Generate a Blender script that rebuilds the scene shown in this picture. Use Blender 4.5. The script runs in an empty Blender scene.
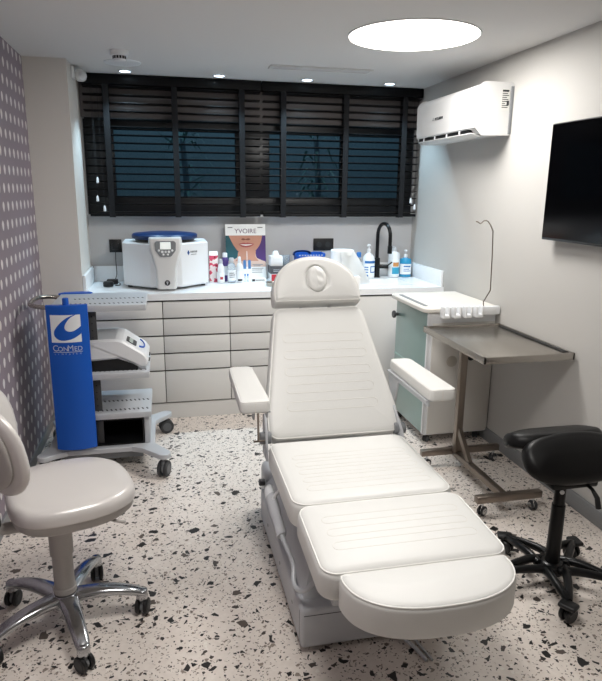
import bpy, bmesh, math, random
from mathutils import Vector, Matrix
from mathutils.bvhtree import BVHTree
random.seed(7)
PI = math.pi
sc = bpy.context.scene
COL = sc.collection
V = Vector

# ------------------------------------------------------------------ materials
def lin(c):
    return tuple(((x / 12.92) if x <= .04045 else ((x + .055) / 1.055) ** 2.4) for x in c)
def hx(s):
    return lin(tuple(int(s[i:i + 2], 16) / 255 for i in (0, 2, 4)))
MATS = {}
def mat(name, col, rough=.5, metal=0, bump=0, bscale=200, var=0, emit=None, estr=0, trans=0, ior=1.45, coat=0, spec=.5):
    if name in MATS: return MATS[name]
    m = bpy.data.materials.new(name); m.use_nodes = True
    nt = m.node_tree; b = nt.nodes['Principled BSDF']
    c = hx(col) if isinstance(col, str) else col
    b.inputs['Base Color'].default_value = (*c, 1)
    b.inputs['Roughness'].default_value = rough
    b.inputs['Metallic'].default_value = metal
    b.inputs['Transmission Weight'].default_value = trans
    b.inputs['IOR'].default_value = ior
    b.inputs['Coat Weight'].default_value = coat
    b.inputs['Specular IOR Level'].default_value = spec
    if emit:
        b.inputs['Emission Color'].default_value = (*(hx(emit) if isinstance(emit, str) else emit), 1)
        b.inputs['Emission Strength'].default_value = estr
    if bump or var:
        tc = nt.nodes.new('ShaderNodeTexCoord'); n = nt.nodes.new('ShaderNodeTexNoise')
        n.inputs['Scale'].default_value = bscale; n.inputs['Detail'].default_value = 3
        nt.links.new(tc.outputs['Object'], n.inputs['Vector'])
        if bump:
            bp = nt.nodes.new('ShaderNodeBump'); bp.inputs['Strength'].default_value = bump
            bp.inputs['Distance'].default_value = .002
            nt.links.new(n.outputs['Fac'], bp.inputs['Height']); nt.links.new(bp.outputs['Normal'], b.inputs['Normal'])
        if var:
            mx = nt.nodes.new('ShaderNodeMix'); mx.data_type = 'RGBA'
            mx.inputs['A'].default_value = (*[k * (1 - var) for k in c], 1)
            mx.inputs['B'].default_value = (*[min(1, k * (1 + var)) for k in c], 1)
            nt.links.new(n.outputs['Fac'], mx.inputs['Factor']); nt.links.new(mx.outputs['Result'], b.inputs['Base Color'])
    MATS[name] = m
    return m

class NT:
    def __init__(s, m): s.nt = m.node_tree; s.b = s.nt.nodes['Principled BSDF']
    def new(s, t, **k):
        n = s.nt.nodes.new(t)
        for a, v in k.items(): setattr(n, a, v)
        return n
    def put(s, v, sock):
        if isinstance(v, (int, float)): sock.default_value = v
        elif isinstance(v, tuple): sock.default_value = v
        else: s.nt.links.new(v, sock)
    def m(s, op, a, b=0.0, c=0.0):
        n = s.new('ShaderNodeMath', operation=op)
        s.put(a, n.inputs[0]); s.put(b, n.inputs[1]); s.put(c, n.inputs[2])
        return n.outputs[0]
    def mix(s, f, a, b):
        n = s.new('ShaderNodeMix', data_type='RGBA')
        s.put(f, n.inputs['Factor']); s.put(a, n.inputs['A']); s.put(b, n.inputs['B'])
        return n.outputs['Result']

def terrazzo():
    m = mat('terrazzo', 'c9bfb4', .32, coat=.0, spec=.4); T = NT(m)
    tc = T.new('ShaderNodeTexCoord')
    nz = T.new('ShaderNodeTexNoise'); nz.inputs['Scale'].default_value = 45; nz.inputs['Detail'].default_value = 2
    T.nt.links.new(tc.outputs['Object'], nz.inputs['Vector'])
    vm = T.new('ShaderNodeVectorMath', operation='MULTIPLY_ADD')
    T.nt.links.new(nz.outputs['Color'], vm.inputs[0]); vm.inputs[1].default_value = (.016, .016, 0)
    T.nt.links.new(tc.outputs['Object'], vm.inputs[2])
    base = T.mix(nz.outputs['Fac'], (*hx('d3cac2'), 1), (*hx('ebe4dd'), 1))
    big = T.new('ShaderNodeTexNoise'); big.inputs['Scale'].default_value = 14
    T.nt.links.new(tc.outputs['Object'], big.inputs['Vector'])
    base = T.mix(T.m('MULTIPLY', big.outputs['Fac'], .35), base, (*hx('d9c9bd'), 1))
    def layer(scale, prob, edge, cols, off, base, randedge=0.0):
        mp = T.new('ShaderNodeVectorMath', operation='ADD'); mp.inputs[1].default_value = off
        T.nt.links.new(vm.outputs[0], mp.inputs[0])
        a = T.new('ShaderNodeTexVoronoi', feature='F1', voronoi_dimensions='2D'); a.inputs['Scale'].default_value = scale
        e = T.new('ShaderNodeTexVoronoi', feature='DISTANCE_TO_EDGE', voronoi_dimensions='2D'); e.inputs['Scale'].default_value = scale
        T.nt.links.new(mp.outputs[0], a.inputs['Vector']); T.nt.links.new(mp.outputs[0], e.inputs['Vector'])
        sp = T.new('ShaderNodeSeparateColor'); T.nt.links.new(a.outputs['Color'], sp.inputs[0])
        on = T.m('LESS_THAN', sp.outputs[0], prob)
        thr = T.m('MULTIPLY_ADD', sp.outputs[1], randedge, edge)
        k = T.m('MULTIPLY', on, T.m('GREATER_THAN', e.outputs['Distance'], thr))
        rmp = T.new('ShaderNodeValToRGB'); rmp.color_ramp.interpolation = 'CONSTANT'
        el = rmp.color_ramp.elements
        for i, cc in enumerate(cols):
            x = el[i] if i < 2 else el.new(i / len(cols))
            x.position = i / len(cols); x.color = (*hx(cc), 1)
        T.nt.links.new(sp.outputs[2], rmp.inputs[0])
        return T.mix(k, base, rmp.outputs[0])
    base = layer(150, .16, .06, ['7d736b', 'a89a8e', '4c4642', '958a80'], (3.1, 1.7, 0), base, .2)
    base = layer(72, .17, .08, ['3b3634', '6b5f57', '2c2a29', '8d8177', 'e6e0d8'], (7.7, 2.3, 0), base, .22)
    base = layer(36, .13, .11, ['2a2827', '1f1e1e', '49423e', '343130'], (1.2, 9.1, 0), base, .24)
    base = layer(21, .085, .12, ['1d1c1c', '2c2928', '5a504a', '242323'], (5.3, 4.4, 0), base, .26)
    T.nt.links.new(base, T.b.inputs['Base Color'])
    return m

def wallpaper():
    m = mat('wallpaper', '8c828a', .7); T = NT(m)
    tc = T.new('ShaderNodeTexCoord'); sp = T.new('ShaderNodeSeparateXYZ')
    T.nt.links.new(tc.outputs['Object'], sp.inputs[0])
    v = T.m('DIVIDE', T.m('SUBTRACT', sp.outputs[2], 2.158 - .0945 * 40.5), .0945)
    row = T.m('FLOOR', v); fv = T.m('SUBTRACT', T.m('FRACT', v), .5)
    par = T.m('MODULO', row, 2.0)
    u = T.m('ADD', T.m('DIVIDE', T.m('SUBTRACT', sp.outputs[1], 3.776 - .1025 * 80.5), .1025), T.m('MULTIPLY', par, .5))
    fu = T.m('SUBTRACT', T.m('FRACT', u), .5)
    du = T.m('DIVIDE', T.m('ABSOLUTE', fu), .2)
    top = T.m('DIVIDE', T.m('MAXIMUM', fv, 0.0), .22); bot = T.m('DIVIDE', T.m('MAXIMUM', T.m('MULTIPLY', fv, -1.0), 0.0), .34)
    dv = T.m('ADD', top, bot)
    d = T.m('ADD', T.m('POWER', du, 1.6), T.m('POWER', dv, 1.6))
    k = T.m('LESS_THAN', d, 1.0)
    n = T.new('ShaderNodeTexNoise'); n.inputs['Scale'].default_value = 1.3
    T.nt.links.new(tc.outputs['Object'], n.inputs['Vector'])
    base = T.mix(n.outputs['Fac'], (*hx('837b81'), 1), (*hx('9a8c99'), 1))
    T.nt.links.new(T.mix(k, base, (*hx('dedad9'), 1)), T.b.inputs['Base Color'])
    return m

M_wall = mat('painted_wall', 'bbb9b5', .75, bump=.08, bscale=140)
M_wallc = mat('painted_column', 'dad6d0', .75, bump=.08, bscale=140)
M_wallb = mat('painted_wall_grey', 'bebebf', .75, bump=.08, bscale=140)
M_ceil = mat('painted_ceiling', 'd6d5d4', .85, bump=.05, bscale=120)
M_base = mat('baseboard_grey', '8b8d8f', .4, .3, bump=.02)
M_floor = terrazzo(); M_paper = wallpaper()
M_cab = mat('matt_grey_laminate', 'dcdbd8', .45, bump=.02, bscale=300)
M_gap = mat('cabinet_shadow_gap', '55534f', .7, bump=.05)
M_top = mat('white_solid_surface', 'eef0f2', .25, bump=.01)
M_vinyl = mat('white_vinyl', 'dbdbd8', .42, bump=.12, bscale=900)
M_vinyl2 = mat('white_vinyl_piping', 'e6e5e1', .35, bump=.05, bscale=700)
M_stitch = mat('vinyl_stitch', 'dedbd4', .6, bump=.05)
M_chbase = mat('chair_base_grey', 'c0c2c6', .5, bump=.25, bscale=700)
M_dark = mat('dark_mechanism', '4a4a4c', .5, .2, bump=.05)
M_stoolv = mat('pearl_grey_vinyl', 'd3cfcc', .28, .12, bump=.1, bscale=700)
M_stools = mat('stool_shell_grey', 'b0aca8', .5, bump=.04)
M_alu = mat('polished_aluminium', 'b5b7ba', .18, 1, bump=.03, bscale=60)
M_steel = mat('brushed_steel', 'b3aea7', .27, 1, bump=.1, bscale=250)
M_steeld = mat('brushed_steel_tube', '8b8178', .35, 1, bump=.1, bscale=250)
M_chrome = mat('chrome', 'd5d7da', .1, 1, bump=.01)
M_black = mat('black_plastic', '17181a', .4, bump=.03)
M_blackv = mat('black_vinyl', '09090a', .42, spec=.3, bump=.15, bscale=600)
M_blackm = mat('black_metal', '0f1012', .3, .3, bump=.02)
M_rubber = mat('grey_rubber', '3a3b3d', .6, bump=.05)
M_wheel = mat('wheel_disc_grey', '5a5c5f', .45, bump=.04)
M_blind = mat('black_blind', '08090b', .45, spec=.25, bump=.05, bscale=80)
M_tape = mat('black_tape', '0d0e12', .85, bump=.3, bscale=500)
M_frame = mat('window_frame_dark', '15181c', .4, bump=.02)
M_blue = mat('blue_panel', '0a55b8', .42, bump=.03)
M_bluel = mat('blue_lid', '12305f', .35, bump=.05)
M_white = mat('white_plastic', 'e6e8ea', .35, bump=.02)
M_acw = mat('air_conditioner_white', 'd8d8d7', .3, bump=.01)
M_lgrey = mat('light_grey_metal', 'bfc2c6', .4, .1, bump=.03)
M_grey = mat('mid_grey_plastic', '7e8184', .5, bump=.03)
M_ink = mat('ink_dark', '2a2c30', .6, bump=.02)
M_paperw = mat('white_paper', 'f0f0ee', .8, bump=.1, bscale=120)
M_red = mat('red_card', 'b8303a', .55, bump=.03)
M_screen = mat('tv_screen', '030304', .12, bump=.004, bscale=5)

# ------------------------------------------------------------------ object helpers
ORG = {}
def setp(o, label=None, cat=None, group=None, kind=None):
    if label: o['label'] = label
    if cat: o['category'] = cat
    if group: o['group'] = group
    if kind: o['kind'] = kind
    return o
def thing(name, label, cat, loc, rot=0, group=None):
    o = bpy.data.objects.new(name, None); COL.objects.link(o)
    o.empty_display_size = .05
    o.location = loc; o.rotation_euler = (0, 0, rot)
    ORG[o.name] = V(loc) if rot == 0 else V((0, 0, 0))
    return setp(o, label, cat, group)

def smooth_outline(pts, r, seg=6):
    """round the corners of a 2D polygon; r is one radius or a list"""
    n = len(pts); out = []
    for i in range(n):
        p = V(pts[i]); a = V(pts[i - 1]) - p; b = V(pts[(i + 1) % n]) - p
        rr = r[i] if isinstance(r, (list, tuple)) else r
        if rr <= 0: out.append(p); continue
        la, lb = a.length, b.length; a.normalize(); b.normalize()
        ang = math.acos(max(-1, min(1, a.dot(b))))
        d = min(rr / math.tan(ang / 2), la * .49, lb * .49); rr2 = d * math.tan(ang / 2)
        c = p + (a + b).normalized() * (rr2 / math.sin(ang / 2))
        s = p + a * d; e = p + b * d
        a0 = math.atan2(s.y - c.y, s.x - c.x); a1 = math.atan2(e.y - c.y, e.x - c.x)
        da = (a1 - a0 + PI) % (2 * PI) - PI
        for k in range(seg + 1):
            t = a0 + da * k / seg
            out.append(V((c.x + rr2 * math.cos(t), c.y + rr2 * math.sin(t))))
    return [p for i, p in enumerate(out) if (p - out[i - 1]).length > 2e-4]
def resample(pts, step, closed=True):
    out = []; n = len(pts)
    for i in range(n if closed else n - 1):
        a = V(pts[i]); b = V(pts[(i + 1) % n]); L = (b - a).length
        k = max(1, int(math.ceil(L / step)))
        for j in range(k): out.append(a.lerp(b, j / k))
    if not closed: out.append(V(pts[-1]))
    return out
def inset(pts, d):
    n = len(pts); out = []
    for i in range(n):
        t = (V(pts[(i + 1) % n]) - V(pts[i - 1]))
        if t.length < 1e-9: out.append(V(pts[i])); continue
        t.normalize(); out.append(V(pts[i]) + V((-t.y, t.x)) * d)
    return out
def frame(o, u, v):
    u = V(u).normalized(); n = u.cross(V(v)).normalized(); v = n.cross(u)
    return Matrix(((u.x, v.x, n.x, o[0]), (u.y, v.y, n.y, o[1]), (u.z, v.z, n.z, o[2]), (0, 0, 0, 1)))
def ellipse(cx, cy, rx, ry, n=40, p=2.0):
    o = []
    for i in range(n):
        a = 2 * PI * i / n; c, s = math.cos(a), math.sin(a)
        o.append(V((cx + rx * math.copysign(abs(c) ** (2 / p), c), cy + ry * math.copysign(abs(s) ** (2 / p), s))))
    return o
def catmull(pts, n=8):
    P = [V(p) for p in pts]; out = []
    for i in range(len(P) - 1):
        p0 = P[max(0, i - 1)]; p1 = P[i]; p2 = P[i + 1]; p3 = P[min(len(P) - 1, i + 2)]
        for k in range(n):
            t = k / n
            out.append(.5 * ((2 * p1) + (p2 - p0) * t + (2 * p0 - 5 * p1 + 4 * p2 - p3) * t * t + (3 * p1 - p0 - 3 * p2 + p3) * t ** 3))
    out.append(P[-1]); return out

class MB:
    def __init__(s): s.bm = bmesh.new()
    def merge(s, b, M=None):
        if M is not None: bmesh.ops.transform(b, matrix=M, verts=b.verts)
        me = bpy.data.meshes.new('tmp'); b.to_mesh(me); b.free(); s.bm.from_mesh(me); bpy.data.meshes.remove(me)
        return s
    def box(s, lo, hi, bev=0, seg=2, M=None):
        b = bmesh.new(); bmesh.ops.create_cube(b, size=1)
        lo, hi = V(lo), V(hi); d = hi - lo; c = (hi + lo) / 2
        for v in b.verts: v.co = V((v.co.x * d.x, v.co.y * d.y, v.co.z * d.z)) + c
        if bev: bmesh.ops.bevel(b, geom=list(b.edges), offset=bev, segments=seg, profile=.5, affect='EDGES')
        return s.merge(b, M)
    def loft(s, rings, cap0=True, cap1=True, M=None, closed=True):
        b = bmesh.new(); R = [[b.verts.new(p) for p in r] for r in rings]; n = len(R[0])
        for i in range(len(R) - 1):
            for j in range(n if closed else n - 1):
                k = (j + 1) % n
                try: b.faces.new((R[i][j], R[i][k], R[i + 1][k], R[i + 1][j]))
                except ValueError: pass
        caps = []
        if cap0: caps.append(b.faces.new(R[0][::-1]))
        if cap1: caps.append(b.faces.new(R[-1]))
        for fc in caps: fc.normal_update()
        if caps and n > 4: bmesh.ops.triangulate(b, faces=caps, ngon_method='EAR_CLIP')
        bmesh.ops.recalc_face_normals(b, faces=b.faces)
        return s.merge(b, M)
    def cyl(s, p0, p1, r0, r1=None, n=24, bev=0):
        r1 = r0 if r1 is None else r1
        p0, p1 = V(p0), V(p1); d = (p1 - p0).normalized(); u = d.orthogonal().normalized(); w = d.cross(u)
        ring = lambda p, r: [p + (u * math.cos(2 * PI * i / n) + w * math.sin(2 * PI * i / n)) * r for i in range(n)]
        if bev: rs = [ring(p0, r0 - bev), ring(p0 + d * bev, r0), ring(p1 - d * bev, r1), ring(p1, r1 - bev)]
        else: rs = [ring(p0, r0), ring(p1, r1)]
        return s.loft(rs)
    def tube(s, pts, r, n=10, closed=False, flat=1.0):
        P = [V(p) for p in pts]; m = len(P); rings = []
        t0 = ((P[1] - P[0]) if not closed else (P[1] - P[-1])).normalized(); u = t0.orthogonal().normalized()
        for i in range(m):
            if closed: t = P[(i + 1) % m] - P[i - 1]
            else: t = P[min(m - 1, i + 1)] - P[max(0, i - 1)]
            t.normalize(); u = (u - t * u.dot(t))
            u = u.normalized() if u.length > 1e-6 else t.orthogonal().normalized()
            w = t.cross(u); rr = r[i] if isinstance(r, (list, tuple)) else r
            rings.append([P[i] + (u * math.cos(2 * PI * k / n) + w * math.sin(2 * PI * k / n) * flat) * rr for k in range(n)])
        if closed: rings.append(rings[0]); return s.loft(rings, False, False)
        return s.loft(rings)
    def lathe(s, prof, c=(0, 0, 0), n=32, M=None, ring=False):
        c = V(c)
        if ring: prof = list(prof) + [prof[0]]
        cap = not ring
        rings = [[c + V((r * math.cos(2 * PI * i / n), r * math.sin(2 * PI * i / n), z)) for i in range(n)] for r, z in prof]
        return s.loft(rings, cap, cap, M=M)
    def prism(s, pts, z0, z1, M=None, bev=0):
        pts = [V(p) for p in pts]
        if bev: rings = [[V((*p, z0)) for p in inset(pts, bev)], [V((*p, z0 + bev)) for p in pts], [V((*p, z1 - bev)) for p in pts], [V((*p, z1)) for p in inset(pts, bev)]]
        else: rings = [[V((*p, z0)) for p in pts], [V((*p, z1)) for p in pts]]
        return s.loft(rings, M=M)
    def poly(s, pts, M=None):
        b = bmesh.new(); b.faces.new([b.verts.new(p if len(p) == 3 else (*p, 0)) for p in pts]).normal_update()
        return s.merge(b, M)
    def ball(s, c, r, sc_=(1, 1, 1), n=20):
        b = bmesh.new(); bmesh.ops.create_uvsphere(b, u_segments=n, v_segments=n // 2, radius=r)
        for v in b.verts: v.co = V((v.co.x * sc_[0], v.co.y * sc_[1], v.co.z * sc_[2])) + V(c)
        return s.merge(b)
    def build(s, name, m, parent=None, loc=None, angle=40, kind=None):
        bm = s.bm
        me = bpy.data.meshes.new(name)
        o = bpy.data.objects.new(name, me); COL.objects.link(o)
        if parent is not None:
            org = ORG[parent.name]; o.parent = parent; ORG[o.name] = org
        else:
            org = V(loc) if loc else V((0, 0, 0)); o.location = org; ORG[o.name] = org
        bmesh.ops.translate(bm, verts=bm.verts, vec=-org)
        bm.to_mesh(me); bm.free(); me.materials.append(m)
        me.shade_smooth(); me.set_sharp_from_angle(angle=math.radians(angle))
        if kind: o['kind'] = kind
        return o

def text(body, size, m, M, parent, name='lettering', ext=.0006, stretch=1.0, align='CENTER'):
    cu = bpy.data.curves.new('t', 'FONT'); cu.body = body; cu.size = size; cu.align_x = align; cu.extrude = ext
    o = bpy.data.objects.new('t', cu); COL.objects.link(o)
    dg = bpy.context.evaluated_depsgraph_get(); dg.update()
    me = bpy.data.meshes.new_from_object(o.evaluated_get(dg))
    b = bmesh.new(); b.from_mesh(me)
    bpy.data.objects.remove(o); bpy.data.curves.remove(cu); bpy.data.meshes.remove(me)
    for v in b.verts: v.co.x *= stretch
    mb = MB(); mb.merge(b, M); return mb.build(name, m, parent)

def structure(mb, name, m, **k): return mb.build(name, m, None, kind='structure', **k)

def copy_tree(o, parent=None):
    c = o.copy(); COL.objects.link(c)
    if parent: c.parent = parent
    for ch in list(o.children): copy_tree(ch, c)
    return c

# cushion: outline is CCW in local uv, top face towards +n, rounded edges, slight dome
def seg_dist(p, a, b):
    d = b - a; L = d.length_squared
    t = 0 if L < 1e-12 else max(0, min(1, (p - a).dot(d) / L))
    return (p - a - d * t).length
def cushion_bm(outline, th, r=.025, rb=.012, dome=.01, target=None, tdepth=0.0, grooves=None):
    o = [V(p) for p in outline]; rings = []
    for k in range(5):
        a = PI / 2 * k / 4
        rings.append([V((*p, -th + rb - rb * math.cos(a))) for p in inset(o, rb - rb * math.sin(a))])
    for k in range(6):
        a = PI / 2 * k / 5
        rings.append([V((*p, -r + r * math.sin(a))) for p in inset(o, r - r * math.cos(a))])
    base = inset(o, r)
    cx = sum(p.x for p in base) / len(base); cy = sum(p.y for p in base) / len(base)
    tg = target if target else [V((cx, cy)).lerp(p, .03) for p in base]
    N = 12
    for k in range(1, N + 1):
        t = k / N; ring = []
        for p, q in zip(base, tg):
            c = p.lerp(q, t); d = min(seg_dist(c, base[i - 1], base[i]) for i in range(len(base)))
            h = dome * (1 - (1 - min(1, d / .15)) ** 3)
            if target: h -= tdepth * max(0, (t - .8) / .2) ** 2
            ring.append(V((*c, h)))
        rings.append(ring)
    return rings
def cushion(name, outline, th, M, m, parent, r=.025, rb=.012, dome=.01, pip=.0035, loops=None, target=None, tdepth=0, ang=50):
    rings = cushion_bm(outline, th, r, rb, dome, target, tdepth)
    mb = MB(); mb.loft(rings); bv = BVHTree.FromBMesh(mb.bm)
    bmesh.ops.transform(mb.bm, matrix=M, verts=mb.bm.verts)
    ob = mb.build(name, m, parent, angle=ang)
    if pip:
        p = MB(); p.tube([M @ V((*q, -r * .32)) for q in inset(outline, r * .26)], pip, 8, True); p.build('piping', M_vinyl2, ob)
    if loops:
        st = MB()
        for L in loops:
            pts = []
            for q in L:
                h = bv.ray_cast(V((q[0], q[1], 1)), V((0, 0, -1)))
                if h[0]: pts.append(M @ (h[0] - V((0, 0, .0002))))
            st.tube(pts, .0009, 6, True)
        st.build('stitching', M_stitch, ob)
    return ob
def stadium(cx, cy, hw, hh, n=8):
    o = []
    for i in range(n + 1):
        a = -PI / 2 + PI * i / n; o.append(V((cx + hw - hh + hh * math.cos(a), cy + hh * math.sin(a))))
    for i in range(n + 1):
        a = PI / 2 + PI * i / n; o.append(V((cx - hw + hh + hh * math.cos(a), cy + hh * math.sin(a))))
    return resample(o, .03)

# ------------------------------------------------------------------ room shell
XL, XR, YB, YF, ZC = -.805, 2.03, 4.90, -1.0, 2.37
structure(MB().box((XL - .1, YF - .1, -.1), (XR + .1, YB + .1, 0)), 'floor', M_floor)
structure(MB().box((XL - .1, YF - .1, ZC), (XR + .1, YB + .1, ZC + .1)), 'ceiling', M_ceil)
structure(MB().box((XL - .1, YF - .1, 0), (XL, YB + .1, ZC)), 'wall_left', M_paper)
structure(MB().box((XR, YF - .1, 0), (XR + .1, YB + .1, ZC)), 'wall_right', M_wall)
structure(MB().box((XL, YF - .1, 0), (XR, YF, ZC)), 'wall_front', M_wall)
structure(MB().box((XL, 4.33, 0), (-.547, YB, ZC)), 'wall_column', M_wallc)
# back wall with the window opening
WX0, WX1, WZ0, WZ1 = -.54, 2.02, 1.40, 2.08
bw = MB()
bw.box((-.547, YB, 0), (XR, YB + .1, WZ0)).box((-.547, YB, WZ1), (XR, YB + .1, ZC))
bw.box((-.547, YB, WZ0), (WX0, YB + .1, WZ1)).box((WX1, YB, WZ0), (XR, YB + .1, WZ1))
structure(bw, 'wall_back', M_wallb)
structure(MB().box((XL, YF, 0), (XL + .014, 4.33, .062), .003), 'baseboard_left', M_base)
structure(MB().box((XR - .016, YF, 0), (XR, 4.3, .085), .003), 'baseboard_right', M_base)
structure(MB().box((-.545, 4.865, 2.085), (2.028, YB, 2.34), .004), 'added_shade_box', mat('slat_shade_grey', '6a6564', .7, bump=.05))  # dark box added behind the slats; their shade is put into its colour
# window
wf = MB(); fy0, fy1 = YB + .02, YB + .075
def wbar(x0, x1, z0, z1): wf.box((x0, fy0, z0), (x1, fy1, z1), .004)
wbar(WX0, WX1, WZ1 - .07, WZ1); wbar(WX0, WX1, WZ0, WZ0 + .13)
wbar(WX0, -.33, WZ0 + .13, WZ1 - .07); wbar(1.93, WX1, WZ0 + .13, WZ1 - .07)
wbar(.565, .83, WZ0 + .13, WZ1 - .07); wbar(1.405, 1.47, WZ0 + .13, WZ1 - .07)
win = structure(wf, 'window_1', M_frame)
M_glass = mat('window_glass', 'dfeaf0', .02, trans=1, ior=1.02)
for i, (a, b) in enumerate([(-.33, .565), (.83, 1.405), (1.47, 1.93)]):
    MB().box((a, YB + .045, WZ0 + .13), (b, YB + .049, WZ1 - .07)).build('pane', M_glass, win)
# courtyard beyond the glass
M_court = mat('courtyard_render', '8d9a9c', .9, bump=.1, bscale=40, var=.25)
M_leaf = mat('courtyard_leaf', '6f8f86', .4, bump=.05, var=.3, bscale=30)
structure(MB().box((-2.2, 6.9, .9), (4.2, 7.0, 3.2)), 'wall_outside', M_court)
structure(MB().box((-2.2, YB + .12, .9), (4.2, 6.9, 1.0)), 'floor_outside', M_court)
def palm(x, y, lab, seed):
    rnd = random.Random(seed)
    t = thing('potted_palm', lab, 'plant', (x, y, 1.0), group=None)
    MB().cyl((x, y, 1.0), (x, y, 1.22), .11, .15).build('pot', M_grey, t)
    MB().tube([(x, y, 1.2), (x + .02, y, 1.6), (x - .01, y, 2.05)], [.035, .03, .025]).build('trunk', mat('palm_trunk', '7a8890', .8, bump=.4, bscale=60), t)
    lf = MB()
    for k in range(46):
        a = rnd.random() * 2 * PI; z = 1.45 + rnd.random() * .65; L = .16 + rnd.random() * .25; dr = rnd.uniform(-.25, .2)
        d = V((math.cos(a), math.sin(a), 0)); p0 = V((x, y, z)); w = V((-d.y, d.x, 0)) * .014
        m1 = p0 + d * L * .55 + V((0, 0, .06 + dr * .2)); e = p0 + d * L + V((0, 0, dr))
        lf.poly([p0, m1 - w, e, m1 + w])
    lf.build('leaves', M_leaf, t)
palm(1.45, 5.9, 'potted palm outside behind the middle window pane', 3)
palm(.22, 6.2, 'potted palm outside behind the left window pane', 5)

# ------------------------------------------------------------------ blinds
def blind(x0, x1, tapes, lab, cords):
    yc = 4.815; t = thing('venetian_blind', lab, 'blind', ((x0 + x1) / 2, yc, 1.39), group=None)
    MB().box((x0, yc - .035, 2.30), (x1, yc + .04, 2.368), .006).build('valance', M_blind, t)
    sl = MB(); n = 17; z0, z1 = 1.425, 2.285
    for i in range(n):
        z = z0 + (z1 - z0) * i / (n - 1); M = Matrix.Translation((0, yc, z)) @ Matrix.Rotation(math.radians(-9), 4, 'X')
        sl.box((x0 + .01, -.025, -.0015), (x1 - .01, .025, .0015), M=M)
    sl.build('slats', M_blind, t)
    MB().box((x0 + .01, yc - .026, 1.39), (x1 - .01, yc + .026, 1.41), .004).build('bottom_rail', M_blind, t)
    for x in tapes:
        b = MB(); b.box((x - .021, yc - .0285, 1.387), (x + .021, yc - .0265, 2.30)); b.box((x - .021, yc + .0265, 1.387), (x + .021, yc + .0285, 2.30))
        b.box((x - .021, yc - .0285, 1.384), (x + .021, yc + .0285, 1.388))
        b.build('ladder_tape', M_tape, t)
    for x, z in cords:
        c = MB().tube([(x, yc - .032, 2.30), (x + .004, yc - .034, z + .04)], .0012, 6).build('pull_cord', M_ink, t)
        MB().lathe([(.003, .04), (.008, .03), (.010, 0), (.004, -.004)], (x + .004, yc - .04, z), 12).build('cord_tassel', M_white, c)
blind(-.525, .748, [-.36, .115, .602], 'wide black wooden venetian blind over the left half of the window', [(-.452, 1.63), (-.46, 1.5), (-.415, 1.43)])
blind(.752, 2.025, [.915, 1.405, 1.882], 'wide black wooden venetian blind over the right half of the window beside the air conditioner', [(1.955, 1.50), (1.99, 1.45)])

# ------------------------------------------------------------------ ceiling fittings
M_lamp = mat('lamp_diffuser', 'ffffff', .5, emit='fff6ea', estr=7)
M_down = mat('downlight_lens', 'ffffff', .5, emit='d4ecff', estr=9)
for cx, cy, lab in ((1.303, 3.25, 'large round white glowing ceiling light panel nearest the air conditioner'), (.25, 1.45, 'unseen round ceiling light panel added above the left stool, nearest the camera')):  # second panel is unseen, added to account for the light on the chair
    t = thing('ceiling_light', lab, 'ceiling light', (cx, cy, ZC), group='round ceiling light panels')
    MB().lathe([(.333, -.004), (.333, 0), (.341, 0), (.341, -.005), (.337, -.006)], (cx, cy, ZC), 64, ring=True).build('trim_ring', M_white, t)
    MB().lathe([(.001, -.0045), (.333, -.0045), (.333, -.002), (.001, -.002)], (cx, cy, ZC), 64).build('diffuser', M_lamp, t)
for i, (x, y) in enumerate([(-.212, 4.66), (.427, 4.655), (1.062, 4.65), (1.691, 4.645)]):
    w = ['first', 'second', 'third', 'fourth'][i]
    lab = ['small recessed downlight just behind the smoke detector', 'small recessed downlight above the centrifuge and poster, second from the left',
           'small recessed downlight right behind the slot vent, third from the left', 'small recessed downlight nearest the air conditioner, fourth from the left'][i]
    t = thing('recessed_downlight', lab, 'downlight', (x, y, ZC), group='downlights above the worktop')
    MB().lathe([(.036, -.001), (.036, -.006), (.046, -.005), (.05, -.0005), (.05, 0), (.036, 0)], (x, y, ZC), 32, ring=True).build('trim_ring', M_white, t)
    MB().lathe([(.001, -.004), (.036, -.004), (.036, -.001), (.001, -.001)], (x, y, ZC), 32).build('lens', M_down, t)
t = thing('smoke_detector', 'white round smoke detector on the ceiling near the left column', 'smoke detector', (-.21, 4.02, ZC))
MB().lathe([(.053, 0), (.053, -.012), (.05, -.028), (.04, -.03), (.001, -.03)], (-.21, 4.02, ZC)).build('base', M_white, t)
v = MB()
for k in range(14):
    a = 2 * PI * k / 14; M = Matrix.Translation((-.21, 4.02, ZC - .038)) @ Matrix.Rotation(a, 4, 'Z'); v.box((.034, -.006, -.008), (.038, .006, .008), M=M)
v.build('vent_slots', M_ink, t)
MB().lathe([(.037, -.03), (.037, -.048), (.03, -.056), (.001, -.058)], (-.21, 4.02, ZC)).build('sensing_dome', M_white, t)
setp(MB().lathe([(.001, -.012), (.09, -.011), (.112, -.006), (.116, 0), (.001, 0)], (-.21, 4.36, ZC), 40).build('ceiling_cover_plate', M_white, None, loc=(-.21, 4.36, ZC)),
     'flat white round cover plate on the ceiling behind the smoke detector', 'cover plate')
t = thing('slot_vent', 'long narrow white slot vent in the ceiling in front of the blinds', 'vent', (1.06, 4.235, ZC))
f = MB(); f.box((.715, 4.17, ZC - .008), (1.405, 4.195, ZC), .002).box((.715, 4.275, ZC - .008), (1.405, 4.30, ZC), .002)
f.box((.715, 4.195, ZC - .008), (.735, 4.275, ZC)).box((1.385, 4.195, ZC - .008), (1.405, 4.275, ZC)); f.build('frame', M_acw, t)
MB().box((.735, 4.195, ZC - .003), (1.385, 4.275, ZC)).build('backing', M_lgrey, t)
lv = MB()
for y in (4.215, 4.235, 4.255): lv.box((.735, y - .003, ZC - .008), (1.385, y + .003, ZC - .003))
lv.build('louvres', M_white, t)
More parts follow.
